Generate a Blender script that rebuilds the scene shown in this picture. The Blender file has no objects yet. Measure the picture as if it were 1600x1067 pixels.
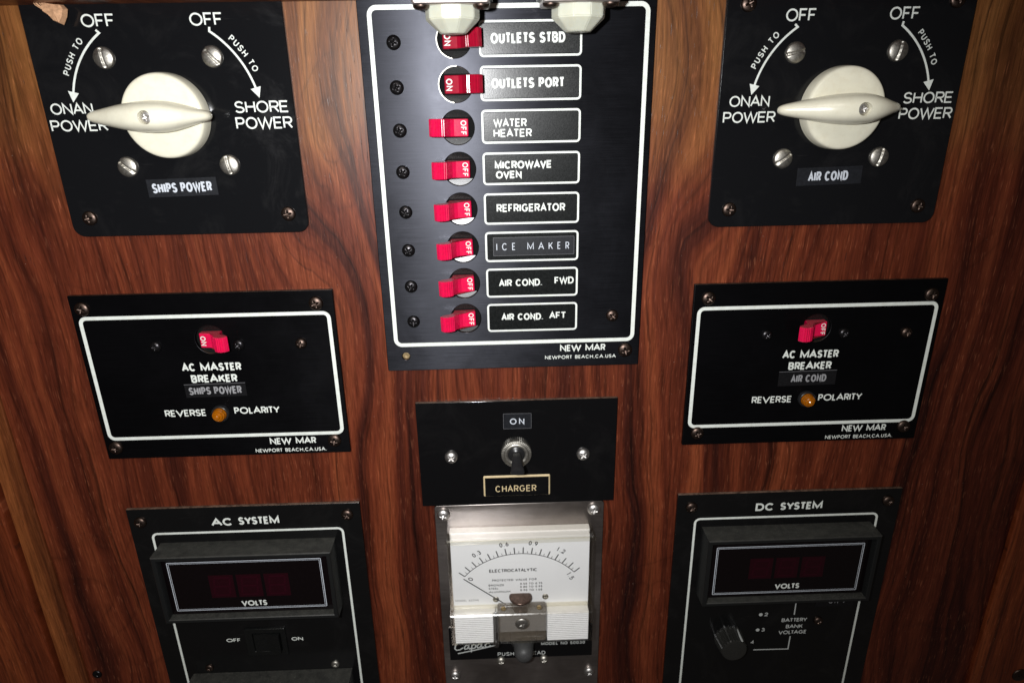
import bpy, bmesh, math, random
from mathutils import Matrix, Vector
random.seed(7)
S = bpy.context.scene
COL = S.collection
PI = math.pi
MM = 0.001

# ------------------------------------------------------------------ camera, world, lamps, exposure
# panel space: x right, y up, w out of the wall (all in mm) -> world metres (x, -w, y)
def W(x, y, w=0.0):
    return Vector((x * MM, -w * MM, y * MM))

def rot3(p, y, r):
    return Matrix.Rotation(y, 3, 'Y') @ Matrix.Rotation(p, 3, 'X') @ Matrix.Rotation(r, 3, 'Z')

cam_d = bpy.data.cameras.new('camera')
cam = bpy.data.objects.new('camera', cam_d)
COL.objects.link(cam)
Rw = Matrix.Rotation(PI / 2, 3, 'X') @ rot3(-0.35538558737779513, -0.024442969925372888, -0.017716719683281278)
cam.matrix_world = Matrix.Translation(W(-5.3259, 59.862, 328.386)) @ Rw.to_4x4()
cam_d.sensor_width = 36.0
cam_d.lens = 1035.13 / 1600 * 36
cam_d.clip_start = 0.01
cam_d.clip_end = 20
cam_d.dof.use_dof = True
cam_d.dof.focus_distance = 0.345
cam_d.dof.aperture_fstop = 16
S.camera = cam

world = bpy.data.worlds.new('World')
S.world = world
world.use_nodes = True
bgn = world.node_tree.nodes['Background']
bgn.inputs[0].default_value = (1.0, 0.86, 0.78, 1)
bgn.inputs[1].default_value = 0.035

def lamp(name, kind, pos, aim, power, size=0.01, color=(1, 1, 1), blend=1.0, angle=120):
    l = bpy.data.lights.new(name, kind)
    l.energy = power
    l.color = color
    if kind == 'AREA':
        l.shape = 'DISK'
        l.size = size
    else:
        l.shadow_soft_size = size
    if kind == 'SPOT':
        l.spot_size = math.radians(angle)
        l.spot_blend = blend
    o = bpy.data.objects.new(name, l)
    COL.objects.link(o)
    o.location = W(*pos)
    d = W(*aim) - W(*pos)
    o.rotation_euler = d.to_track_quat('-Z', 'Y').to_euler()
    return o

# the phone's flash beside the lens, and a weak unseen fill lamp added overhead
lamp('flash_lamp', 'SPOT', (-44, 72, 335), (-68, -14, 0), 7.0, 0.006, (0.985, 0.99, 1.0), 1.0, 126)
lamp('overhead_fill', 'AREA', (-160, 620, 700), (0, 0, 0), 1.6, 0.45, (1.0, 0.93, 0.82))

S.view_settings.view_transform = 'Standard'
S.view_settings.look = 'None'
S.view_settings.exposure = 0.0
S.view_settings.gamma = 1.0

# ------------------------------------------------------------------ materials
def newmat(name):
    m = bpy.data.materials.new(name)
    m.use_nodes = True
    nt = m.node_tree
    return m, nt, nt.nodes['Principled BSDF']

def nd(nt, t, **kw):
    n = nt.nodes.new(t)
    for k, v in kw.items():
        setattr(n, k, v)
    return n

def lk(nt, a, b):
    nt.links.new(a, b)

def math_(nt, op, a, b=None, c=None, clamp=False):
    n = nd(nt, 'ShaderNodeMath', operation=op)
    n.use_clamp = clamp
    for i, v in enumerate((a, b, c)):
        if v is None:
            continue
        if isinstance(v, (int, float)):
            n.inputs[i].default_value = v
        else:
            lk(nt, v, n.inputs[i])
    return n.outputs[0]

def noise(nt, vec, scale, detail=3.0, rough=0.5, dist=0.0):
    n = nd(nt, 'ShaderNodeTexNoise')
    lk(nt, vec, n.inputs['Vector'])
    n.inputs['Scale'].default_value = scale
    n.inputs['Detail'].default_value = detail
    n.inputs['Roughness'].default_value = rough
    n.inputs['Distortion'].default_value = dist
    return n.outputs['Fac']

def ramp(nt, fac, stops):
    n = nd(nt, 'ShaderNodeValToRGB')
    cr = n.color_ramp
    while len(cr.elements) < len(stops):
        cr.elements.new(0.5)
    for e, (p, c) in zip(cr.elements, stops):
        e.position = p
        if isinstance(c, (int, float)):
            c = (c, c, c)
        e.color = (*c, 1)
    lk(nt, fac, n.inputs[0])
    return n.outputs[0]

def mixc(nt, fac, a, b, mode='MIX'):
    n = nd(nt, 'ShaderNodeMix', data_type='RGBA', blend_type=mode)
    for sock, v in ((n.inputs[0], fac), (n.inputs[6], a), (n.inputs[7], b)):
        if isinstance(v, (int, float)):
            sock.default_value = v
        elif isinstance(v, tuple):
            sock.default_value = (*v, 1)
        else:
            lk(nt, v, sock)
    return n.outputs[2]

def mapped(nt, sx, sy, sz=1.0, off=(0, 0, 0)):
    """object coordinates in mm, scaled per axis"""
    tc = nd(nt, 'ShaderNodeTexCoord')
    mp = nd(nt, 'ShaderNodeMapping')
    mp.inputs['Scale'].default_value = (1000 * sx, 1000 * sy, 1000 * sz)
    mp.inputs['Location'].default_value = off
    lk(nt, tc.outputs['Object'], mp.inputs['Vector'])
    return mp.outputs[0]

def bump(nt, b, h, strength, dist):
    n = nd(nt, 'ShaderNodeBump')
    n.inputs['Strength'].default_value = strength
    n.inputs['Distance'].default_value = dist * MM
    lk(nt, h, n.inputs['Height'])
    lk(nt, n.outputs[0], b.inputs['Normal'])

def simple(name, col, rough=0.4, metal=0.0, var=0.15, nscale=0.5, rvar=0.1, bmp=0.0, bscale=3.0, spec=0.5,
           sss=0.0, coat=0.0, stain=None, stain_amt=0.0, dust=None):
    m, nt, b = newmat(name)
    v = mapped(nt, 1, 1)
    n1 = noise(nt, v, nscale, 5, 0.6)
    lo = tuple(c * (1 - var) for c in col)
    hi = tuple(min(1, c * (1 + var)) for c in col)
    c = ramp(nt, n1, [(0.3, lo), (0.7, hi)])
    if stain:
        n3 = noise(nt, v, nscale * 2.3, 7, 0.7)
        f = math_(nt, 'MULTIPLY', ramp(nt, n3, [(0.5, 0.0), (0.72, 1.0)]), stain_amt)
        c = mixc(nt, f, c, stain)
    if dust:
        geo = nd(nt, 'ShaderNodeNewGeometry')
        sp = nd(nt, 'ShaderNodeSeparateXYZ')
        lk(nt, geo.outputs['Normal'], sp.inputs[0])
        up = ramp(nt, sp.outputs[2], [(0.6, 0.0), (0.95, 1.0)])
        dn = ramp(nt, noise(nt, v, 0.5, 6, 0.7), [(0.3, 0.25), (0.7, 0.8)])
        c = mixc(nt, math_(nt, 'MULTIPLY', up, dn), c, dust)
    lk(nt, c, b.inputs['Base Color'])
    n2 = noise(nt, v, nscale * 3, 6, 0.6)
    r = nd(nt, 'ShaderNodeMapRange')
    lk(nt, n2, r.inputs[0])
    r.inputs[3].default_value = max(0.02, rough - rvar)
    r.inputs[4].default_value = rough + rvar
    lk(nt, r.outputs[0], b.inputs['Roughness'])
    b.inputs['Metallic'].default_value = metal
    b.inputs['Specular IOR Level'].default_value = spec
    b.inputs['Coat Weight'].default_value = coat
    if sss:
        b.inputs['Subsurface Weight'].default_value = sss
        b.inputs['Subsurface Radius'].default_value = (1, 0.9, 0.7)
        b.inputs['Subsurface Scale'].default_value = 0.003
    if bmp:
        bump(nt, b, noise(nt, v, bscale, 4, 0.6), bmp, 0.1)
    return m

def edge_dust(nt, v, c):
    """house dust settled on whatever faces up"""
    geo = nd(nt, 'ShaderNodeNewGeometry')
    sp = nd(nt, 'ShaderNodeSeparateXYZ')
    lk(nt, geo.outputs['Normal'], sp.inputs[0])
    up = ramp(nt, sp.outputs[2], [(0.5, 0.0), (0.9, 1.0)])
    n = ramp(nt, noise(nt, v, 0.25, 6, 0.75), [(0.35, 0.15), (0.65, 0.8)])
    return mixc(nt, math_(nt, 'MULTIPLY', up, n), c, (0.24, 0.155, 0.11))

def black_sheet(name, base=(0.006, 0.0065, 0.009), rough=0.16, scratch=0.35, dust=0.25):
    """glossy black laminate with fine scratches, wipe marks and dust"""
    m, nt, b = newmat(name)
    v = mapped(nt, 1, 1)
    d1 = ramp(nt, noise(nt, v, 0.035, 8, 0.72, 0.8), [(0.5, 0.0), (0.78, 1.0)])
    speck = ramp(nt, noise(nt, v, 1.6, 2, 0.5), [(0.74, 0.0), (0.8, 1.0)])
    sc = ramp(nt, noise(nt, mapped(nt, 0.05, 1.4, 1, (3, 1, 0)), 1.0, 5, 0.6, 1.5), [(0.66, 0.0), (0.74, 1.0)])
    f = math_(nt, 'ADD', math_(nt, 'MULTIPLY', d1, 0.022 * dust / 0.25), math_(nt, 'MULTIPLY', speck, 0.16 * dust))
    f = math_(nt, 'ADD', f, math_(nt, 'MULTIPLY', sc, 0.02 * scratch))
    c = mixc(nt, math_(nt, 'MULTIPLY', f, 1.0, clamp=True), base, (0.45, 0.42, 0.4))
    c = edge_dust(nt, v, c)
    lk(nt, c, b.inputs['Base Color'])
    r = math_(nt, 'ADD', math_(nt, 'MULTIPLY', d1, 0.18), math_(nt, 'ADD', math_(nt, 'MULTIPLY', sc, 0.12), rough))
    lk(nt, r, b.inputs['Roughness'])
    b.inputs['Specular IOR Level'].default_value = 0.45
    bump(nt, b, noise(nt, v, 0.25, 4, 0.6), 0.05, 0.3)
    return m

def brushed(name, base, rough, aniso=0.85, lines=0.3, metal=0.9, rotate=False):
    m, nt, b = newmat(name)
    if rotate:
        v = mapped(nt, 9.0, 0.06)
    else:
        v = mapped(nt, 0.05, 7.0)
    n1 = noise(nt, v, 1.0, 4, 0.7)
    v2 = mapped(nt, 1, 1)
    n2 = noise(nt, v2, 0.03, 6, 0.65, 0.5)
    lo = tuple(c * (1 - lines) for c in base)
    hi = tuple(c * (1 + lines) for c in base)
    c = ramp(nt, n1, [(0.3, lo), (0.7, hi)])
    c = mixc(nt, 1.0, c, ramp(nt, n2, [(0.3, 0.75), (0.7, 1.0)]), 'MULTIPLY')
    if metal < 1.0:
        c = edge_dust(nt, v2, c)
    lk(nt, c, b.inputs['Base Color'])
    b.inputs['Metallic'].default_value = metal
    r = math_(nt, 'ADD', math_(nt, 'MULTIPLY', n1, 0.18), rough - 0.09)
    r = math_(nt, 'ADD', r, math_(nt, 'MULTIPLY', ramp(nt, n2, [(0.35, 0.0), (0.75, 1.0)]), 0.1))
    lk(nt, r, b.inputs['Roughness'])
    b.inputs['Anisotropic'].default_value = aniso
    t = nd(nt, 'ShaderNodeCombineXYZ')
    t.inputs[0].default_value = 1.0 if rotate else 0.0
    t.inputs[2].default_value = 0.0 if rotate else 1.0
    lk(nt, t.outputs[0], b.inputs['Tangent'])
    bump(nt, b, n1, 0.12, 0.05)
    return m

def wood(name, gold=0.0, sat=1.0, dark=1.0, seed=0.0, stripes=1.0, figure=1.0, rough=0.42, topgold=True):
    """varnished teak: vertical grain, cathedral figure, dark bands, open pores"""
    m, nt, b = newmat(name)
    P = mapped(nt, 1, 1, 1, (seed * 37.1, seed * 11.3, seed * 5.0))
    sep = nd(nt, 'ShaderNodeSeparateXYZ')
    lk(nt, P, sep.inputs[0])
    x, y = sep.outputs[0], sep.outputs[1]
    def vec(ax, ay, az=0.0):
        c = nd(nt, 'ShaderNodeCombineXYZ')
        for i, v in enumerate((ax, ay, az)):
            if isinstance(v, (int, float)):
                c.inputs[i].default_value = v
            else:
                lk(nt, v, c.inputs[i])
        return c.outputs[0]
    # slow wander of the grain
    w1 = noise(nt, vec(math_(nt, 'MULTIPLY', x, 0.010), math_(nt, 'MULTIPLY', y, 0.0045), seed), 1.0, 2, 0.5)
    w2 = noise(nt, vec(math_(nt, 'MULTIPLY', x, 0.05), math_(nt, 'MULTIPLY', y, 0.014), seed + 4), 1.0, 3, 0.5)
    gx = math_(nt, 'ADD', x, math_(nt, 'MULTIPLY', math_(nt, 'SUBTRACT', w1, 0.5), 48.0 * figure))
    gx = math_(nt, 'ADD', gx, math_(nt, 'MULTIPLY', math_(nt, 'SUBTRACT', w2, 0.5), 7.0))
    if figure > 0.5:   # two cathedral arches in the veneer, left and right of the middle panel
        for xc, yc, sg in ((-82.0, -5.0, 1.0), (87.0, 20.0, -0.9)):
            dx = math_(nt, 'SUBTRACT', x, xc)
            dy = math_(nt, 'SUBTRACT', y, yc)
            d2 = math_(nt, 'ADD', math_(nt, 'MULTIPLY', math_(nt, 'MULTIPLY', dx, dx), 1 / 1100.0),
                       math_(nt, 'MULTIPLY', math_(nt, 'MULTIPLY', dy, dy), 1 / 5200.0))
            g_ = math_(nt, 'EXPONENT', math_(nt, 'MULTIPLY', d2, -1.0))
            f_ = math_(nt, 'ADD', math_(nt, 'MULTIPLY', math_(nt, 'MULTIPLY', dx, dx), 0.030 * sg), math_(nt, 'MULTIPLY', dy, 0.38 * sg))
            gx = math_(nt, 'ADD', gx, math_(nt, 'MULTIPLY', g_, f_))
    sx_ = math_(nt, 'ADD', x, math_(nt, 'MULTIPLY', math_(nt, 'SUBTRACT', w1, 0.5), 14.0))
    # broad light / dark bands
    band = noise(nt, vec(math_(nt, 'MULTIPLY', gx, 0.075), math_(nt, 'MULTIPLY', y, 0.0016), seed + 1), 1.0, 4, 0.62)
    # thin dark growth lines
    line = noise(nt, vec(math_(nt, 'MULTIPLY', gx, 0.24), math_(nt, 'MULTIPLY', y, 0.0035), seed + 2), 1.0, 5, 0.6)
    # fibres
    fib = noise(nt, vec(math_(nt, 'MULTIPLY', sx_, 0.85), math_(nt, 'MULTIPLY', y, 0.04), seed + 3), 1.0, 4, 0.65)
    pore = noise(nt, vec(math_(nt, 'MULTIPLY', sx_, 1.25), math_(nt, 'MULTIPLY', y, 0.11), seed + 5), 1.0, 2, 0.5)
    red = ramp(nt, band, [(0.26, (0.018 * dark, 0.004 * dark, 0.003)), (0.40, (0.060 * dark, 0.0110 * dark, 0.0050)),
                          (0.53, (0.125 * dark, 0.0245 * dark, 0.0095)), (0.70, (0.215 * dark, 0.050 * dark, 0.018))])
    gld = ramp(nt, band, [(0.26, (0.060, 0.020, 0.007)), (0.42, (0.140, 0.048, 0.014)),
                          (0.55, (0.220, 0.084, 0.023)), (0.70, (0.30, 0.128, 0.037))])
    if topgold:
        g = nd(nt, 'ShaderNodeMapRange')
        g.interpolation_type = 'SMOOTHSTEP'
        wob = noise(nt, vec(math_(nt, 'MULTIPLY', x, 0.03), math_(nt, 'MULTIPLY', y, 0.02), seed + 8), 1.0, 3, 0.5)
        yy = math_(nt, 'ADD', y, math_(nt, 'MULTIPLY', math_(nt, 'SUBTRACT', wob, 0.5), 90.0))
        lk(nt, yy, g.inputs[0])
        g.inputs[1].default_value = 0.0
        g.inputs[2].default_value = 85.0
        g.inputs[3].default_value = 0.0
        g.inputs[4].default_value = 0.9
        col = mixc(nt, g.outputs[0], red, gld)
    else:
        col = mixc(nt, gold, red, gld)
    if figure > 0.5:   # darker wood on the right-hand side, with light falloff put into its colour
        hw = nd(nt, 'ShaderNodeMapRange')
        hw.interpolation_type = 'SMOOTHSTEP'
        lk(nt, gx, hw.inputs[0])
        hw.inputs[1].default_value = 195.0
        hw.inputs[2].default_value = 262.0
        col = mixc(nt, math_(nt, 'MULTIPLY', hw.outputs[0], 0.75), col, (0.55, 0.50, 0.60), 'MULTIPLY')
    dk = ramp(nt, line, [(0.32, 0.15), (0.38, 0.55), (0.46, 1.0)])
    col = mixc(nt, 0.85 * stripes, col, dk, 'MULTIPLY')
    # ink-like figure lines: contours of a slow field
    fld = noise(nt, vec(math_(nt, 'MULTIPLY', x, 0.016), math_(nt, 'MULTIPLY', y, 0.010), seed + 9), 1.0, 2, 0.45, 0.6)
    cont = math_(nt, 'ABSOLUTE', math_(nt, 'SUBTRACT', math_(nt, 'FRACT', math_(nt, 'MULTIPLY', fld, 7.0)), 0.5))
    cl = ramp(nt, cont, [(0.0, 0.45), (0.05, 0.8), (0.16, 1.0)])
    msk = ramp(nt, noise(nt, P, 0.012, 2, 0.5), [(0.45, 0.0), (0.6, 1.0)])
    col = mixc(nt, math_(nt, 'MULTIPLY', msk, 0.45 * figure), col, cl, 'MULTIPLY')
    col = mixc(nt, 0.9, col, ramp(nt, fib, [(0.28, 0.42), (0.5, 0.95), (0.75, 1.4)]), 'MULTIPLY')
    pm = ramp(nt, pore, [(0.60, 0.0), (0.72, 1.0)])
    pmask = ramp(nt, noise(nt, P, 0.022, 3, 0.6), [(0.35, 0.12), (0.65, 0.62)])
    col = mixc(nt, math_(nt, 'MULTIPLY', pm, pmask), col, mixc(nt, 0.5, mixc(nt, 1.0, col, (2.6, 2.4, 2.2), 'MULTIPLY'), (0.34, 0.13, 0.065)))
    pd = ramp(nt, pore, [(0.26, 1.0), (0.33, 0.0)])
    col = mixc(nt, math_(nt, 'MULTIPLY', pd, 0.6), col, (0.02, 0.008, 0.006))
    dust = ramp(nt, noise(nt, P, 0.9, 1, 0.5), [(0.79, 0.0), (0.83, 1.0)])
    col = mixc(nt, math_(nt, 'MULTIPLY', dust, 0.35), col, (0.5, 0.38, 0.3))
    lk(nt, col, b.inputs['Base Color'])
    r = math_(nt, 'ADD', rough - 0.14, math_(nt, 'MULTIPLY', fib, 0.24))
    lk(nt, r, b.inputs['Roughness'])
    b.inputs['Specular IOR Level'].default_value = 0.35
    h = math_(nt, 'SUBTRACT', math_(nt, 'MULTIPLY', fib, 0.6), math_(nt, 'MULTIPLY', pd, 0.6))
    bump(nt, b, h, 0.5, 0.12)
    return m

def clear(name, tint, refl=0.08, rough=0.05):
    m = bpy.data.materials.new(name)
    m.use_nodes = True
    nt = m.node_tree
    nt.nodes.remove(nt.nodes['Principled BSDF'])
    out = nt.nodes['Material Output']
    tr = nd(nt, 'ShaderNodeBsdfTransparent')
    tr.inputs[0].default_value = (*tint, 1)
    gl = nd(nt, 'ShaderNodeBsdfGlossy')
    gl.inputs['Roughness'].default_value = rough
    v = mapped(nt, 1, 1)
    rr = ramp(nt, noise(nt, v, 0.4, 6, 0.7), [(0.35, rough), (0.8, rough + 0.2)])
    lk(nt, rr, gl.inputs['Roughness'])
    lw = nd(nt, 'ShaderNodeLayerWeight')
    lw.inputs[0].default_value = 0.5
    f = math_(nt, 'ADD', math_(nt, 'MULTIPLY', math_(nt, 'POWER', lw.outputs['Facing'], 4.0), 0.6), refl + 0.04, clamp=True)
    mx = nd(nt, 'ShaderNodeMixShader')
    lk(nt, f, mx.inputs[0])
    lk(nt, tr.outputs[0], mx.inputs[1])
    lk(nt, gl.outputs[0], mx.inputs[2])
    lk(nt, mx.outputs[0], out.inputs[0])
    return m

def dusty(name, base=(0.007, 0.0075, 0.0075), dcol=(0.17, 0.165, 0.14)):
    """matt black moulding: dust lies where the surface faces up"""
    m, nt, b = newmat(name)
    v = mapped(nt, 1, 1)
    geo = nd(nt, 'ShaderNodeNewGeometry')
    sp = nd(nt, 'ShaderNodeSeparateXYZ')
    lk(nt, geo.outputs['Normal'], sp.inputs[0])
    up = ramp(nt, sp.outputs[2], [(0.35, 0.0), (0.9, 1.0)])
    n1 = ramp(nt, noise(nt, v, 0.22, 8, 0.7), [(0.3, 0.15), (0.75, 0.75)])
    n2 = ramp(nt, noise(nt, v, 2.2, 3, 0.6), [(0.58, 0.0), (0.70, 1.0)])
    f = math_(nt, 'MULTIPLY', up, math_(nt, 'ADD', math_(nt, 'MULTIPLY', n1, 0.35), math_(nt, 'MULTIPLY', n2, 0.45)), clamp=True)
    n3 = ramp(nt, noise(nt, v, 0.8, 6, 0.7), [(0.55, 0.0), (0.8, 0.012)])
    f = math_(nt, 'ADD', f, n3)
    lk(nt, mixc(nt, f, base, dcol), b.inputs['Base Color'])
    b.inputs['Roughness'].default_value = 0.5
    bump(nt, b, noise(nt, v, 2.5, 4, 0.6), 0.25, 0.1)
    return m

M = {}
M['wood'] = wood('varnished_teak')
M['wood_strip'] = wood('pale_teak_edge', gold=0.4, dark=1.25, seed=3, figure=0.15, stripes=0.5, topgold=False)
M['wood_red'] = wood('red_teak', gold=0.0, dark=1.25, seed=6, figure=0.2, stripes=0.8, topgold=False)
M['wood_lip'] = wood('dark_teak', gold=0.3, dark=1.5, seed=9, figure=0.1, stripes=0.3, topgold=False)
M['splinter'] = simple('raw_wood', (0.55, 0.31, 0.17), 0.8, var=0.3, nscale=0.6, bmp=0.8, bscale=1.2)
M['laminate'] = black_sheet('black_laminate', (0.0055, 0.0058, 0.0068), 0.15, 0.4, 0.16)
M['acrylic'] = black_sheet('black_acrylic', (0.004, 0.004, 0.0045), 0.12, 0.35, 0.1)
M['enamel'] = black_sheet('black_enamel', (0.005, 0.005, 0.0052), 0.2, 0.5, 0.13)
M['anodised'] = brushed('black_anodised', (0.025, 0.026, 0.032), 0.35, 0.8, 0.4, 0.85)
M['anod_dark'] = brushed('dark_anodised', (0.010, 0.010, 0.012), 0.34, 0.7, 0.3, 0.8)
M['steel'] = brushed('stained_steel', (0.36, 0.32, 0.30), 0.31, 0.6, 0.15, 1.0)
M['ink'] = simple('white_print', (0.78, 0.82, 0.77), 0.45, var=0.08, nscale=0.3, stain=(0.55, 0.50, 0.33), stain_amt=0.45)
M['ink_soft'] = simple('pale_print', (0.55, 0.57, 0.55), 0.5, var=0.08)
M['ink_grey'] = simple('grey_print', (0.30, 0.30, 0.31), 0.5, var=0.15, nscale=1.5)
M['ink_silver'] = simple('silver_print', (0.60, 0.64, 0.70), 0.4, var=0.12, nscale=1.5)
M['ink_black'] = simple('black_print', (0.03, 0.03, 0.035), 0.5)
M['ink_gold'] = simple('cream_core', (0.66, 0.52, 0.30), 0.5, var=0.12)
M['tape'] = simple('embossing_tape', (0.012, 0.013, 0.016), 0.36, var=0.3, nscale=0.8, bmp=0.2)
M['tape_dark'] = simple('dark_tape', (0.006, 0.006, 0.007), 0.38, var=0.3, nscale=0.8, bmp=0.2)
M['card_dark'] = simple('black_label', (0.007, 0.008, 0.008), 0.28, spec=0.3, var=0.4, nscale=0.6, bmp=0.2, bscale=1.5, stain=(0.05, 0.05, 0.045), stain_amt=0.2)
M['card'] = simple('worn_black_label', (0.007, 0.008, 0.008), 0.27, var=0.5, nscale=0.6, rvar=0.12, bmp=0.15, bscale=1.5, spec=0.35,
                   stain=(0.07, 0.07, 0.06), stain_amt=0.4)
M['tape_edge'] = simple('tape_edge', (0.16, 0.16, 0.17), 0.4)
M['nickel'] = simple('worn_nickel', (0.50, 0.48, 0.43), 0.46, 1.0, 0.3, 0.8, 0.12, 0.3, 1.5, stain=(0.16, 0.13, 0.10), stain_amt=0.75)
M['bright'] = simple('bright_steel', (0.62, 0.60, 0.58), 0.42, 1.0, 0.15, 0.8, 0.1, stain=(0.3, 0.26, 0.22), stain_amt=0.5)
M['bronze'] = simple('browned_screw', (0.105, 0.075, 0.062), 0.40, 1.0, 0.35, 0.9, 0.12, 0.3, 1.5, stain=(0.05, 0.03, 0.02), stain_amt=0.8)
M['blackscrew'] = simple('blackened_screw', (0.035, 0.033, 0.035), 0.30, 0.9, 0.3, 0.9, 0.1, 0.2, 1.5)
M['brass'] = simple('dull_brass', (0.30, 0.22, 0.11), 0.55, 0.4, 0.4, 1.2, bmp=0.5)
M['ivory'] = simple('ivory_plastic', (0.80, 0.77, 0.62), 0.22, 0.0, 0.05, 0.12, 0.06, 0.05, 0.8, stain=(0.6, 0.5, 0.33), stain_amt=0.22)
M['red'] = simple('red_plastic', (0.70, 0.005, 0.068), 0.28, 0.0, 0.1, 0.3, 0.08, sss=0.15, stain=(0.35, 0.05, 0.05), stain_amt=0.25, dust=(0.26, 0.09, 0.075))
M['red_dark'] = simple('deep_red_plastic', (0.34, 0.004, 0.024), 0.2, 0.0, 0.12, 0.3, 0.06)
M['bk_plastic'] = simple('black_plastic', (0.014, 0.014, 0.015), 0.3, bmp=0.1)
M['bk_satin'] = simple('satin_black_plastic', (0.005, 0.0055, 0.0055), 0.27, rvar=0.05, nscale=1.0, var=0.3, bmp=0.15, stain=(0.05, 0.05, 0.045), stain_amt=0.25)
M['knob_black'] = simple('ribbed_knob_black', (0.022, 0.022, 0.020), 0.2, nscale=1.0, spec=0.9)
M['void'] = simple('dark_cavity', (0.005, 0.005, 0.005), 0.8, spec=0.1)
M['rubber'] = simple('grey_rubber', (0.060, 0.060, 0.060), 0.5, nscale=0.8, bmp=0.15)
M['nylon'] = simple('milky_nylon', (0.62, 0.63, 0.52), 0.38, 0.0, 0.06, 0.15, 0.06, sss=0.5, stain=(0.62, 0.55, 0.35), stain_amt=0.3)
M['amber'] = simple('amber_lens', (0.36, 0.105, 0.001), 0.13, 0.0, 0.2, 0.6, 0.05, spec=0.8, coat=0.6)
M['dusty'] = dusty('dusty_black_moulding')
M['bezel'] = dusty('black_bezel', (0.010, 0.010, 0.011), (0.2, 0.2, 0.17))
M['window'] = simple('smoked_red_window', (0.0035, 0.002, 0.0025), 0.1, rvar=0.04)
M['digit'] = simple('unlit_red_digit', (0.016, 0.0003, 0.003), 0.35, var=0.12, nscale=0.6)
M['segment'] = simple('unlit_segment', (0.023, 0.0005, 0.0045), 0.35)
M['dial'] = simple('white_dial', (0.90, 0.91, 0.95), 0.5, var=0.02, nscale=0.06)
M['ribbed'] = simple('white_ribbed_plastic', (0.84, 0.84, 0.86), 0.4, var=0.04)
M['smoked'] = simple('smoked_plastic', (0.20, 0.165, 0.13), 0.18, var=0.3, nscale=0.4, coat=0.5)
M['smoked'].node_tree.nodes['Principled BSDF'].inputs['Alpha'].default_value = 0.4
M['copper'] = simple('brown_metal', (0.10, 0.062, 0.048), 0.3, 0.6, 0.3, 0.8)
M['needle'] = simple('needle_black', (0.05, 0.05, 0.055), 0.4)
M['cover'] = clear('clear_acrylic', (0.99, 0.985, 0.96), 0.01, 0.06)
M['cover_edge'] = clear('yellowed_acrylic_edge', (0.96, 0.94, 0.88), 0.06, 0.12)
M['glare_rib'] = clear('clear_glare_rib', (0.9, 0.9, 0.9), 0.45, 0.12)
M['flange'] = simple('dull_nickel_flange', (0.50, 0.44, 0.42), 0.36, 0.9, 0.1, 0.3)

# ------------------------------------------------------------------ object helpers
def obj(name, me, mat=None, parent=None, loc=(0, 0, 0), rot=(0, 0, 0)):
    o = bpy.data.objects.new(name, me)
    COL.objects.link(o)
    if parent:
        o.parent = parent
    o.location = tuple(c * MM for c in loc)
    o.rotation_euler = rot
    if mat is not None:
        me.materials.clear()
        me.materials.append(M[mat])
    return o

def root(name, x, y, w=0.0, label=None, cat=None, group=None):
    o = bpy.data.objects.new(name, None)
    COL.objects.link(o)
    o.empty_display_size = 0.01
    o.location = W(x, y, w)
    o.rotation_euler = (PI / 2, 0, 0)
    if label:
        o['label'] = label
    if cat:
        o['category'] = cat
    if group:
        o['group'] = group
    return o

def mesh(verts, faces, smooth=False):
    me = bpy.data.meshes.new('mesh')
    me.from_pydata([tuple(c * MM for c in v) for v in verts], [], faces)
    me.update()
    if smooth:
        for p in me.polygons:
            p.use_smooth = True
    return me

def from_bm(bm, smooth=False):
    bmesh.ops.recalc_face_normals(bm, faces=bm.faces)
    bmesh.ops.scale(bm, vec=(MM, MM, MM), verts=bm.verts)
    me = bpy.data.meshes.new('mesh')
    bm.to_mesh(me)
    bm.free()
    if smooth:
        for p in me.polygons:
            p.use_smooth = True
    return me

def box(x0, y0, z0, x1, y1, z1, bev=0.3, seg=2):
    bm = bmesh.new()
    bmesh.ops.create_cube(bm, size=1)
    bmesh.ops.scale(bm, vec=(x1 - x0, y1 - y0, z1 - z0), verts=bm.verts)
    bmesh.ops.translate(bm, vec=((x0 + x1) / 2, (y0 + y1) / 2, (z0 + z1) / 2), verts=bm.verts)
    if bev:
        bmesh.ops.bevel(bm, geom=bm.edges[:], offset=bev, segments=seg, affect='EDGES', profile=0.5)
    return from_bm(bm)

def rrect(x0, y0, x1, y1, r, n=6):
    if r <= 0:
        return [(x0, y0), (x1, y0), (x1, y1), (x0, y1)]
    pts = []
    for cx, cy, a in ((x1 - r, y0 + r, -90), (x1 - r, y1 - r, 0), (x0 + r, y1 - r, 90), (x0 + r, y0 + r, 180)):
        for i in range(n + 1):
            t = math.radians(a + 90 * i / n)
            pts.append((cx + r * math.cos(t), cy + r * math.sin(t)))
    return pts

def circ(cx, cy, r, n=48):
    return [(cx + r * math.cos(2 * PI * i / n), cy + r * math.sin(2 * PI * i / n)) for i in range(n)]

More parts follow.
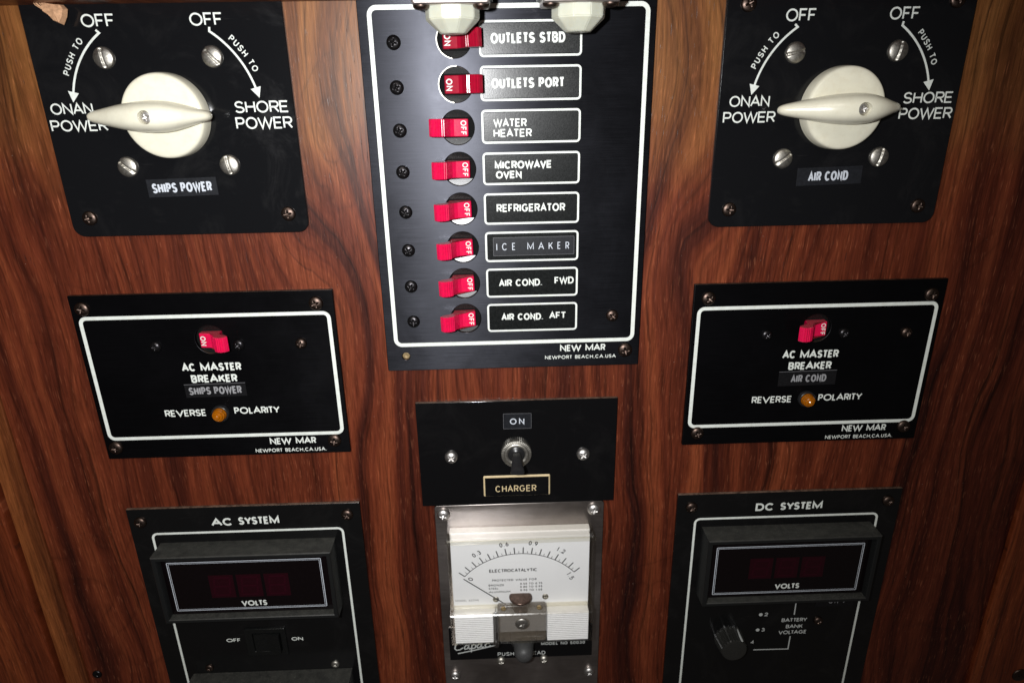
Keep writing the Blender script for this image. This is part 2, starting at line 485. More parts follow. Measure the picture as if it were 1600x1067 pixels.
def sheet(outline, holes=(), z0=-2.0, z1=0.0, bev=0.25):
    """flat sheet with real holes: outline + holes, filled and bevelled by a 2-D curve, converted to a mesh"""
    cu = bpy.data.curves.new('c', 'CURVE')
    cu.dimensions = '2D'
    cu.fill_mode = 'BOTH'
    for k, loop in enumerate([outline] + list(holes)):
        sp = cu.splines.new('POLY')
        sp.points.add(len(loop) - 1)
        for p, (x, y) in zip(sp.points, loop):
            p.co = (x * MM, y * MM, 0, 1)
        sp.use_cyclic_u = True
    th = (z1 - z0) / 2
    cu.extrude = max(0, (th - bev)) * MM
    cu.bevel_depth = bev * MM
    cu.bevel_resolution = 1
    cu.offset = -bev * MM
    o = bpy.data.objects.new('tmp', cu)
    COL.objects.link(o)
    dg = bpy.context.evaluated_depsgraph_get()
    me = bpy.data.meshes.new_from_object(o.evaluated_get(dg))
    bpy.data.objects.remove(o)
    bpy.data.curves.remove(cu)
    me.transform(Matrix.Translation((0, 0, (z0 + z1) / 2 * MM)))
    return me

def ring(x0, y0, x1, y1, t, r, n=6):
    """printed rounded outline, centre line x0..x1, y0..y1, line width t"""
    a = rrect(x0 - t / 2, y0 - t / 2, x1 + t / 2, y1 + t / 2, r + t / 2, n)
    b = rrect(x0 + t / 2, y0 + t / 2, x1 - t / 2, y1 - t / 2, max(0.01, r - t / 2), n)
    k = len(a)
    v = [(x, y, 0) for x, y in a] + [(x, y, 0) for x, y in b]
    return mesh(v, [(i, (i + 1) % k, k + (i + 1) % k, k + i) for i in range(k)])

def ribbon(pts, t, closed=False, z=0.0, base=0):
    """thick line as verts/faces with mitred joints"""
    n = len(pts)
    vs, fs = [], []
    for i in range(n):
        p = Vector(pts[i])
        a = Vector(pts[i - 1]) if (i > 0 or closed) else None
        c = Vector(pts[(i + 1) % n]) if (i < n - 1 or closed) else None
        d1 = (p - a).normalized() if a is not None else None
        d2 = (c - p).normalized() if c is not None else None
        if d1 is None: d1 = d2
        if d2 is None: d2 = d1
        n1 = Vector((-d1.y, d1.x)); n2 = Vector((-d2.y, d2.x))
        m = (n1 + n2)
        if m.length < 1e-4:
            m = n1
        m.normalize()
        s = t / 2 / max(0.42, m.dot(n1))
        vs.append((p.x + m.x * s, p.y + m.y * s, z))
        vs.append((p.x - m.x * s, p.y - m.y * s, z))
    k = n if closed else n - 1
    for i in range(k):
        j = (i + 1) % n
        fs.append((base + 2 * i, base + 2 * i + 1, base + 2 * j + 1, base + 2 * j))
    return vs, fs

def ribbons(lines, t, closed=False):
    V, F = [], []
    for k, l in enumerate(lines):
        v, f = ribbon(l, t, closed, 0.004 * k, len(V))
        V += v; F += f
    return mesh(V, F)

def arc(cx, cy, rx, ry, a0, a1, n=None):
    n = n or max(3, int(abs(a1 - a0) / 12))
    return [(cx + rx * math.cos(math.radians(a0 + (a1 - a0) * i / n)), cy + ry * math.sin(math.radians(a0 + (a1 - a0) * i / n)))
            for i in range(n + 1)]

# ------------------------------------------------------------------ lettering: a plain stroke alphabet
G = {
 'A': [[(0, 0), (.5, 1), (1, 0)], [(.2, .34), (.8, .34)]],
 'B': [[(0, 0), (0, 1), (.55, 1)] + arc(.6, .76, .34, .24, 80, -80) + [(.5, .52), (0, .52)],
       [(0, 0), (.6, 0)] + arc(.62, .26, .38, .26, -80, 80) + [(.5, .52)]],
 'C': [arc(.5, .5, .5, .5, 42, 318, 22)],
 'D': [[(0, 0), (0, 1), (.42, 1)] + arc(.45, .5, .55, .5, 84, -84, 14) + [(.42, 0), (0, 0)]],
 'E': [[(1, 1), (0, 1), (0, 0), (1, 0)], [(0, .51), (.9, .51)]],
 'F': [[(1, 1), (0, 1), (0, 0)], [(0, .49), (.85, .49)]],
 'G': [arc(.5, .5, .5, .5, 45, 345, 24) + [(.98, .46), (.6, .46)]],
 'H': [[(0, 0), (0, 1)], [(1, 0), (1, 1)], [(0, .52), (1, .52)]],
 'I': [[(.5, 0), (.5, 1)]],
 'K': [[(0, 0), (0, 1)], [(.95, 1), (.02, .36)], [(.36, .6), (1, 0)]],
 'L': [[(0, 1), (0, 0), (1, 0)]],
 'M': [[(0, 0), (0, 1), (.5, .12), (1, 1), (1, 0)]],
 'N': [[(0, 0), (0, 1), (1, 0), (1, 1)]],
 'O': [arc(.5, .5, .5, .5, 0, 345, 23)],
 'P': [[(0, 0), (0, 1), (.6, 1)] + arc(.62, .73, .38, .27, 80, -80) + [(.6, .46), (0, .46)]],
 'R': [[(0, 0), (0, 1), (.6, 1)] + arc(.62, .74, .36, .26, 80, -80) + [(.6, .48), (0, .48)], [(.5, .48), (.98, 0)]],
 'S': [arc(.5, .745, .45, .255, 20, 270, 14) + arc(.5, .245, .5, .245, 75, -158, 14)],
 'T': [[(0, 1), (1, 1)], [(.5, 1), (.5, 0)]],
 'U': [[(0, 1), (0, .36)] + arc(.5, .36, .5, .36, 190, 350, 12) + [(1, .36), (1, 1)]],
 'V': [[(0, 1), (.5, 0), (1, 1)]],
 'W': [[(0, 1), (.26, 0), (.5, .95), (.74, 0), (1, 1)]],
 'X': [[(0, 0), (1, 1)], [(0, 1), (1, 0)]],
 'Y': [[(0, 1), (.5, .45), (1, 1)], [(.5, .45), (.5, 0)]],
 'Z': [[(0, 1), (1, 1), (0, 0), (1, 0)]],
 '0': [arc(.5, .5, .5, .5, 0, 345, 23)],
 '1': [[(.15, .78), (.6, 1), (.6, 0)]],
 '2': [arc(.48, .7, .46, .3, 165, -25, 12) + [(.0, 0), (1, 0)]],
 '3': [arc(.46, .76, .42, .24, 150, -85, 12) + arc(.46, .27, .5, .27, 80, -150, 12)],
 '4': [[(.72, 0), (.72, 1), (0, .28), (1, .28)]],
 '5': [[(.9, 1), (.2, 1), (.1, .55)] + arc(.46, .32, .5, .32, 115, -150, 14)],
 '6': [[(.7, 1), (.1, .5)] + arc(.5, .3, .48, .3, 150, 480, 22)],
 '7': [[(0, 1), (1, 1), (.3, 0)]],
 '8': [arc(.5, .76, .4, .24, -90, 255, 20), arc(.5, .26, .5, .26, 90, 435, 20)],
 '9': [[(.3, 0), (.9, .5)] + arc(.5, .7, .48, .3, -30, 300, 22)],
 '.': [[(.5, -.02), (.5, .07)]],
 ',': [[(.55, .07), (.3, -.16)]],
 '/': [[(0, 0), (1, 1)]],
}
WH = dict(A=.86, B=.74, C=.84, D=.80, E=.68, F=.62, G=.88, H=.76, I=.16, K=.78, L=.60, M=.90, N=.76, O=.92, P=.70, R=.74, S=.74,
          T=.72, U=.74, V=.82, W=1.22, X=.8, Y=.82, Z=.74)
WF = dict(A=.92, B=.60, C=.82, D=.76, E=.52, F=.50, G=.95, H=.72, I=.16, K=.68, L=.46, M=1.02, N=.80, O=1.0, P=.56, R=.60, S=.56,
          T=.60, U=.68, V=.88, W=1.35, X=.8, Y=.78, Z=.74)
for d in '02345678':
    WH[d] = .66; WF[d] = .62
for D_ in (WH, WF):
    D_['9'] = .64; D_['1'] = .4; D_['.'] = .18; D_[','] = .2; D_['/'] = .4; D_[' '] = .36

def text_mesh(s, width, h, t=.14, style='H', space=.17, jitter=0.0):
    """string set to exactly this width and cap height; origin at the left end of the baseline"""
    WD = WH if style == 'H' else WF
    tt = t * h
    gw = {c: (t if c == 'I' else WD[c] + (t - .14) * .7) for c in s}
    space = max(.08, space - (t - .14) * .9)
    KN = lambda a, b: (-.10 if a + b in ('LT', 'AT', 'TA', 'AV', 'VA', 'AY', 'LY', 'RY', 'TY', 'AW', 'WA', 'YS') else -.05 if (a in 'AVWTYKRL' and b != ' ') or (b in 'AVWTY' and a != ' ') else 0.0)
    # spacing keeps a fixed share of the height; letters take up the rest
    k = (width - s.count('I') * tt) / (sum(gw[c] for c in s if c != 'I') + space * (len(s) - 1) + sum(KN(a, b) for a, b in zip(s, s[1:])))
    V, F = [], []
    x = 0.0
    z = 0.0
    for ci, c in enumerate(s):
        cw = gw[c] * (k if c != 'I' else 1)
        if c == 'I':
            cw = tt
        if c != ' ':
            jy = random.uniform(-jitter, jitter)
            lines = G[c]
            for l in lines:
                ix = max(0.0, cw - tt)
                pts = [(x + tt / 2 + px * ix, tt / 2 + py * (h - tt) + jy) for px, py in l]
                cl = c in 'O0' or (c == 'D')
                if c == 'D':
                    pts = pts[:-1]
                v, f = ribbon(pts, tt, cl, z, len(V))
                V += v; F += f
                z += 0.003
        x += cw + space * k + (KN(c, s[ci + 1]) * k if ci < len(s) - 1 else 0)
        z = z % 0.012
    return mesh(V, F)

def text(parent, s, x0, yb, x1, h, mat='ink', t=.14, style='H', space=.17, w=0.06, rz=0.0, name='lettering', jitter=0.0):
    return obj(name, text_mesh(s, x1 - x0, h, t, style, space, jitter), mat, parent, (x0, yb, w), (0, 0, math.radians(rz)))

def arc_text(parent, s, cx, cy, r, a0, a1, h, mat='ink', t=.17, style='H', w=0.06):
    """letters set clockwise along an arc, tops outwards"""
    WD = WH if style == 'H' else WF
    sp = .24
    tot = sum(WD[c] for c in s) + sp * (len(s) - 1)
    L = r * math.radians(a0 - a1)
    k = L / tot
    V, F = [], []
    d = 0.0
    for c in s:
        cw = WD[c] * k
        if c != ' ':
            ang = math.radians(a0) - (d + cw / 2) / r
            ca, sa = math.cos(ang), math.sin(ang)
            me = []
            for i, l in enumerate(G[c]):
                pts = []
                for px, py in l:
                    u = -cw / 2 + t * h / 2 + px * (cw - t * h)
                    v_ = t * h / 2 + py * (h - t * h)
                    pts.append((cx + ca * (r + v_) + sa * u, cy + sa * (r + v_) - ca * u))
                v, f = ribbon(pts, t * h, c == 'O', w + 0.003 * i, len(V))
                V += v; F += f
        d += cw + sp * k
    return obj('lettering', mesh(V, F), mat, parent)

# ------------------------------------------------------------------ screws
def screw_mesh(r, h, kind='cross', rim=0.35, flat=False, rings=15, seg=48):
    V, F = [(0, 0, 0)], []
    def hz(x, y):
        q = min(1.0, math.hypot(x, y) / r)
        z = (h - rim) * (math.sqrt(max(0, 1 - (q * 0.97) ** 2)) if not flat else (1 - 0.45 * q ** 3)) + rim
        if kind == 'cross':
            a, b = abs(x) / r, abs(y) / r
            L, wd = 0.5, 0.105
            if (a < L and b < wd * (1.25 - a)) or (b < L and a < wd * (1.25 - b)):
                z -= 0.62 * h * (1 - 0.75 * max(a, b) / L)
        elif kind == 'slot':
            if abs(y) < 0.11 * r:
                z -= 0.42 * h
        return z
    V = [(0, 0, hz(0, 0))]
    for i in range(1, rings + 1):
        q = i / rings * r
        for j in range(seg):
            a = 2 * PI * j / seg
            x, y = q * math.cos(a), q * math.sin(a)
            z = hz(x, y)
            V.append((x, y, z if i < rings else min(z, rim)))
    for j in range(seg):
        a = 2 * PI * j / seg
        V.append((r * math.cos(a), r * math.sin(a), -0.2))
    for j in range(seg):
        F.append((0, 1 + j, 1 + (j + 1) % seg))
    for i in range(rings):
        for j in range(seg):
            a = 1 + i * seg + j
            b = 1 + i * seg + (j + 1) % seg
            F.append((a, a + seg, b + seg, b))
    return mesh(V, F, True)

SC = {}
def screw(parent, x, y, r, h, mat, kind='cross', w=0.0, flat=False, name='screw', rot=None, tilt=0.0, label=None):
    key = (r, h, mat, kind, flat)
    if key not in SC:
        SC[key] = screw_mesh(r, h, kind, flat=flat)
        SC[key].materials.append(M[mat])
    o = obj(name, SC[key], None, parent, (x, y, w),
            (tilt, random.uniform(-.03, .03), random.uniform(0, PI) if rot is None else math.radians(rot)))
    if label:
        o['label'] = label
    return o

def lathe(profile, seg=64, smooth=True):
    """profile [(r, z)] from centre top outwards"""
    V, F = [], []
    n = len(profile)
    for r, z in profile:
        for j in range(seg):
            a = 2 * PI * j / seg
            V.append((r * math.cos(a), r * math.sin(a), z))
    for i in range(n - 1):
        for j in range(seg):
            a = i * seg + j; b = i * seg + (j + 1) % seg
            F.append((a, a + seg, b + seg, b))
    return mesh(V, F, smooth)

def tape(parent, x0, y0, x1, y1, mat='tape', th=0.25, rz=0.0, edge=True, name='tape_label'):
    cx, cy = (x0 + x1) / 2, (y0 + y1) / 2
    hx, hy = (x1 - x0) / 2, (y1 - y0) / 2
    o = obj(name, box(-hx, -hy, 0, hx, hy, th, 0.08, 1), mat, parent, (cx, cy, 0.0), (0, 0, math.radians(rz)))
    return o, (cx, cy)

# ------------------------------------------------------------------ the wall and what frames it
def structure(name, me, mat, w=0):
    o = obj(name, me, mat)
    o.rotation_euler = (PI / 2, 0, 0)
    o['kind'] = 'structure'
    return o

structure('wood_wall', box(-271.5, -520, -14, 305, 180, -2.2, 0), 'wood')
structure('left_wall_edge', box(-285.5, -520, -14, -271.5, 180, -0.6, 0.5), 'wood_strip')
structure('left_wall', box(-520, -520, -14, -286.2, 180, 3.5, 1.6, 4), 'wood_red')
structure('right_wall', box(305.3, -520, -14, 560, 180, 0.5, 0.8, 3), 'wood_red')
structure('shelf', box(-520, 100.3, -2.0, 560, 118, 46, 1.2, 3), 'wood_lip')

# ------------------------------------------------------------------ rotary power selector panels
def rotary_handle():
    """arched, fish-shaped grip: long pointed end to -x, short end to +x; real socket for the centre screw"""
    st = [(-32.4, 0.5, 7.6, 9.4), (-31.9, 1.5, 6.4, 10.9), (-30.5, 2.3, 5.9, 11.9), (-27, 3.1, 5.6, 13.8), (-22, 4.1, 5.4, 16.6), (-17, 5.1, 5.3, 19.4),
          (-12, 5.9, 5.2, 21.8), (-7, 6.5, 5.2, 23.7), (-2, 6.8, 5.2, 24.8), (3, 6.8, 5.2, 25.1), (7, 6.3, 5.2, 24.4),
          (11, 5.3, 5.2, 22.6), (15, 4.0, 5.3, 19.8), (18.5, 2.9, 5.5, 16.8), (21, 2.3, 6.0, 14.6), (22.4, 1.6, 7.2, 13.2), (23.0, 0.5, 9.0, 11.2)]
    n = 28
    V, F = [], []
    for x, b, z0, z1 in st:
        mid = z0 + (z1 - z0) * 0.45
        for j in range(n):
            a = 2 * PI * j / n
            c, s = math.cos(a), math.sin(a)
            yy = b * math.copysign(abs(c) ** 0.85, c)
            zz = mid + (z1 - mid if s > 0 else mid - z0) * math.copysign(abs(s) ** 0.9, s)
            V.append((x, yy, zz))
    for i in range(len(st) - 1):
        for j in range(n):
            a = i * n + j; b = i * n + (j + 1) % n
            F.append((a, b, b + n, a + n))
    F.append(tuple(range(n - 1, -1, -1)))
    F.append(tuple(range((len(st) - 1) * n, len(st) * n)))
    me = mesh(V, F, True)
    o = bpy.data.objects.new('h', me)
    cut = bpy.data.objects.new('cut', None)
    bm = bmesh.new()
    bmesh.ops.create_cone(bm, cap_ends=True, segments=40, radius1=2.75, radius2=3.1, depth=8)
    bmesh.ops.translate(bm, vec=(0, 0, 25.6), verts=bm.verts)
    cm = from_bm(bm)
    c = bpy.data.objects.new('cut', cm)
    COL.objects.link(o); COL.objects.link(c)
    sub = o.modifiers.new('s', 'SUBSURF'); sub.levels = 2; sub.render_levels = 2
    bo = o.modifiers.new('b', 'BOOLEAN'); bo.object = c; bo.operation = 'DIFFERENCE'; bo.solver = 'EXACT'
    dg = bpy.context.evaluated_depsgraph_get()
    res = bpy.data.meshes.new_from_object(o.evaluated_get(dg))
    bpy.data.objects.remove(o); bpy.data.objects.remove(c)
    for p in res.polygons:
        p.use_smooth = True
    res.set_sharp_from_angle(angle=math.radians(50))
    return res

HANDLE = rotary_handle()
DISC = lathe([(0.01, 8.0), (15, 8.0), (17.2, 7.9), (18.0, 7.4), (18.4, 6.5), (18.7, 3.0), (18.8, 0.4)], 72)

def rotary(name, cx, ky, x0, x1, y0, y1, label, word, tape_box, tx0, tx1, corner, kscrews, onan, slot_rots, side):
    t = root(name, cx, ky, 0, label, 'selector switch', 'rotary power selector panels at the top of the wall')
    X = lambda v: v - cx
    Y = lambda v: v - ky
    obj('faceplate', sheet(rrect(X(x0), Y(y0), X(x1), Y(y1), 5.5, 8), (), -2.2, 0, 0.35), 'laminate', t)
    kn = obj('knob', DISC, 'ivory', t)
    obj('handle', HANDLE, 'ivory', kn, (0, 0, 0), (0, 0, math.radians(0.4 * side)))
    screw(kn, 0, 0, 2.7, 1.2, 'bright', 'cross', 21.7, True, 'screw', 20)
    # pan-head mounting screws round the knob
    for (sx, sy), ro in zip(kscrews, slot_rots):
        screw(t, X(sx), Y(sy), 4.7, 2.2, 'nickel', 'slot', 0.0, False, 'slotted_screw', ro)
    for sx, sy in corner:
        screw(t, X(sx), Y(sy), 3.5, 1.9, 'bronze', 'cross')
    # print
    R0 = 42.7
    for sgn in (-1, 1):
        a0, a1 = (124.5, 166.3) if sgn < 0 else (55.5, 14.5)
        ln = [(R0 * math.cos(math.radians(a0 + (a1 - a0) * i / 24)), R0 * math.sin(math.radians(a0 + (a1 - a0) * i / 24))) for i in range(25)]
        hook = (ln[0][0] + (-1.3 if sgn < 0 else 0.3), ln[0][1] + (1.2 if sgn < 0 else 1.7))
        ar = obj('arrow', ribbons([[hook] + ln], 0.95), 'ink', t, (0, 0, 0.06))
        e = Vector(ln[-1])
        d = Vector((-math.sin(math.radians(a1)) * (1 if sgn < 0 else -1), math.cos(math.radians(a1)) * (1 if sgn < 0 else -1)))
        nrm = Vector((-d.y, d.x))
        tip = e + d * 3.7
        p1, p2 = e - d * 0.8 + nrm * 2.4, e - d * 0.8 - nrm * 2.4
        obj('arrowhead', mesh([(tip.x, tip.y, 0), (p1.x, p1.y, 0), (p2.x, p2.y, 0)], [(0, 1, 2)]), 'ink', ar, (0, 0, 0.01))
        if sgn < 0:
            arc_text(t, 'PUSH TO', 0, 0, 45.0, 157, 135, 2.8)
        else:
            arc_text(t, 'PUSH TO', 0, 0, 45.0, 45, 23.5, 2.8)
    for s, a, yb, b, h in onan:
        text(t, s, X(a), Y(yb), X(b), h, t=.14, space=.08)
    bx0, by0, bx1, by1 = tape_box
    o, (mx, my) = tape(t, X(bx0), Y(by0), X(bx1), Y(by1), rz=1.2)
    o['label'] = 'small black stick-on label reading ' + word
    text(o, word, tx0 - (bx0 + bx1) / 2, -2.3, tx1 - (bx0 + bx1) / 2, 4.6, 'ink_silver', .2, 'H', .12, 0.3, 0)
    return t

rotary('selector_panel', -153.8, 53.6, -210.4, -96.3, -1.7, 108.5,
       'glossy black selector switch panel with ivory knob and a label reading SHIPS POWER', 'SHIPS POWER',
       (-170.7, 16.9, -137.5, 25.4), -168.4, -140.0,
       [(-201, 7.4), (-105.4, 7.5)],
       [(-178, 78.6), (-129.9, 78.4), (-177.6, 31.1), (-129.9, 31.1)],
       [('OFF', -184.8, 91.1, -170.2, 5.3), ('OFF', -137.5, 91.0, -123.0, 5.3), ('ONAN', -207.2, 54.9, -188.0, 4.9),
        ('POWER', -208.9, 47.5, -182.9, 5.0), ('SHORE', -123.6, 54.2, -98.9, 5.2), ('POWER', -124.1, 47.1, -97.9, 5.3)],
       [96, -48, -40, 100], -1)
rotary('selector_panel', 159.5, 51.6, 102.0, 216.4, -3.9, 106.5,
       'glossy black selector switch panel with ivory knob and a label reading AIR COND', 'AIR COND',
       (143.9, 15.9, 176.0, 24.5), 149.4, 169.2,
       [(111.8, 4.9), (207.0, 4.7), (111.7, 96.6), (207.0, 97.0)],
       [(135.6, 76.1), (183.4, 76.2), (135.7, 28.9), (182.9, 28.8)],
       [('OFF', 129.4, 89.1, 143.2, 5.3), ('OFF', 177.0, 89.2, 190.8, 5.3), ('ONAN', 107.1, 52.9, 126.2, 4.9),
        ('POWER', 104.7, 45.7, 129.8, 5.0), ('SHORE', 190.1, 53.0, 213.9, 5.1), ('POWER', 189.3, 45.9, 215.1, 5.2)],
       [12, 78, 35, 76], 1)

# ------------------------------------------------------------------ breakers
def lever_mesh(flip=1, big=1.0, half=3.95):
    """rocker lever: flat lettered face in the slot, neck, then a rounded paddle with ribs across its face"""
    p = [(5.4, -3.6), (5.6, 0.9), (5.2, 1.35), (-1.2, 2.4), (-3.0, 3.6), (-4.6, 6.4), (-5.4, 8.2)]
    rib = [(-5.6, 8.9), (-7.4, 10.2), (-9.6, 10.7), (-11.4, 10.2), (-12.6, 8.9), (-12.9, 7.6)]
    # resample the rib arc and cut grooves into it
    L = [0]
    for a, b in zip(rib, rib[1:]):
        L.append(L[-1] + math.hypot(b[0] - a[0], b[1] - a[1]))
    n = 17
    for i in range(n):
        s = L[-1] * i / (n - 1)
        for k in range(len(rib) - 1):
            if s <= L[k + 1] + 1e-9:
                f = (s - L[k]) / (L[k + 1] - L[k])
                x = rib[k][0] + f * (rib[k + 1][0] - rib[k][0]); z = rib[k][1] + f * (rib[k + 1][1] - rib[k][1])
                tx = rib[k + 1][0] - rib[k][0]; tz = rib[k + 1][1] - rib[k][1]
                q = math.hypot(tx, tz)
                d = 0.42 if i % 2 else 0.0
                p.append((x + tz / q * d, z - tx / q * d * -1 if False else z + (-abs(tx) / q) * d))
                break
    p += [(-12.3, 6.2), (-10.6, 5.2), (-8.6, 4.6), (-7.0, 3.0), (-6.2, 0.8), (-5.8, -3.6)]
    p = [(x * big * flip * (0.93 if x < 0 else 0.97), z * big) for x, z in p]
    if flip > 0:
        p = p[::-1]
    n = len(p)
    bv = 0.3
    V = [(x, -half + bv, z) for x, z in p] + [(x, half - bv, z) for x, z in p]
    # shrunken end loops give a soft edge
    cx = sum(a for a, _ in p) / n; cz = sum(b for _, b in p) / n
    def shrink(q):
        out = []
        for i in range(n):
            a, b, c = Vector(p[i - 1]), Vector(p[i]), Vector(p[(i + 1) % n])
            t = (c - a).normalized()
            nn = Vector((-t.y, t.x))
            if flip > 0:
                out.append((b.x + nn.x * q, b.y + nn.y * q))
            else:
                out.append((b.x + nn.x * q, b.y + nn.y * q))
        return out
    area = sum(p[i - 1][0] * p[i][1] - p[i][0] * p[i - 1][1] for i in range(n))
    ps = shrink(bv if area > 0 else -bv)
    V += [(x, -half, z) for x, z in ps] + [(x, half, z) for x, z in ps]
    F = []
    for i in range(n):
        j = (i + 1) % n
        F.append((i, j, n + j, n + i))
        F.append((2 * n + i, 2 * n + j, j, i))
        F.append((n + i, n + j, 3 * n + j, 3 * n + i))
    bm = bmesh.new()
    me = mesh(V, F)
    bm.from_mesh(me)
    bm.verts.ensure_lookup_table()
    e1 = bm.faces.new([bm.verts[2 * n + i] for i in range(n)])
    e2 = bm.faces.new([bm.verts[3 * n + i] for i in range(n)])
    bmesh.ops.triangulate(bm, faces=[e1, e2])
    bmesh.ops.recalc_face_normals(bm, faces=bm.faces)
    out = bpy.data.meshes.new('lever')
    bm.to_mesh(out)
    bm.free()
    for q in out.polygons:
        q.use_smooth = True
    out.set_sharp_from_angle(angle=math.radians(24))
    return out

def barrel_mesh(r=7.75, hw=4.7):
    """what shows in the round opening: dished face above and below a slot, slot walls, floor"""
    V, F = [], []
    rin = 0.6
    a0 = math.asin(hw / r)
    n = 16
    def dish(x, y):
        return -2.08 + 0.21 * max(0, abs(y) - hw * .9)
    for sg in (1, -1):
        b = len(V)
        for i in range(n + 1):
            a = a0 + (PI - 2 * a0) * i / n
            x, y = r * math.cos(a), r * math.sin(a) * sg
            V.append((x, y, dish(x, y)))
            V.append((x, hw * sg, dish(x, hw)))
        for i in range(n):
            F.append((b + 2 * i, b + 2 * i + 2, b + 2 * i + 3, b + 2 * i + 1))
        b = len(V)
        V += [(r, hw * sg, dish(0, hw)), (-r, hw * sg, dish(0, hw)), (-r, hw * sg, -2.13), (r, hw * sg, -2.13)]
        F.append((b, b + 1, b + 2, b + 3))
    b = len(V)
    V += [(-r - .1, -hw, -2.12), (r + .1, -hw, -2.12), (r + .1, hw, -2.12), (-r - .1, hw, -2.12)]
    F.append((b, b + 1, b + 2, b + 3))
    for sx in ():
        b = len(V)
        V += [(sx * 6.6, -hw, -2.05), (sx * r * 0.99, -hw, -2.0), (sx * r * 0.99, hw, -2.0), (sx * 6.6, hw, -2.05)]
        F.append((b, b + 1, b + 2, b + 3))
    return mesh(V, F)

BARREL = barrel_mesh()
BARREL.materials.append(M['bk_satin'])
BARREL.materials.append(M['void'])
BARREL.polygons[len(BARREL.polygons) - 1].material_index = 1
LEV = {}
def breaker(parent, x, y, on, mat='red', big=1.0, name='circuit_breaker', label=None):
    b = obj(name, BARREL, None, parent, (x, y, 0))
    if label:
        b['label'] = label
    key = (on, big, mat)
    if key not in LEV:
        LEV[key] = lever_mesh(-1 if on else 1, big)
        LEV[key].materials.append(M[mat])
    lv = obj('lever', LEV[key], None, b, (-0.4 if not on else 0.3, 0, 0), (random.uniform(-.03, .03), random.uniform(-.035, .035), random.uniform(-.02, .02)))
    # OFF / ON on the lettered face, reading downwards
    if on:
        tm = obj('lettering', text_mesh('ON', 5.2, 3.0, .18, 'H', .2), 'ink', lv, (-4.6, 2.5, 1.75), (0, math.radians(0), math.radians(-90)))
        tm.rotation_euler = (Matrix.Rotation(math.radians(-9.3), 3, 'Y') @ Matrix.Rotation(-PI / 2, 3, 'Z')).to_euler()
        tm.location = (-4.7 * MM, 2.5 * MM, 1.56 * MM)
    else:
        tm = obj('lettering', text_mesh('OFF', 6.6, 2.7, .17, 'H', .2), 'ink', lv)
        tm.rotation_euler = (Matrix.Rotation(math.radians(9.3), 3, 'Y') @ Matrix.Rotation(-PI / 2, 3, 'Z')).to_euler()
        tm.location = (1.9 * MM, 3.25 * MM, 2.02 * MM)
    return b

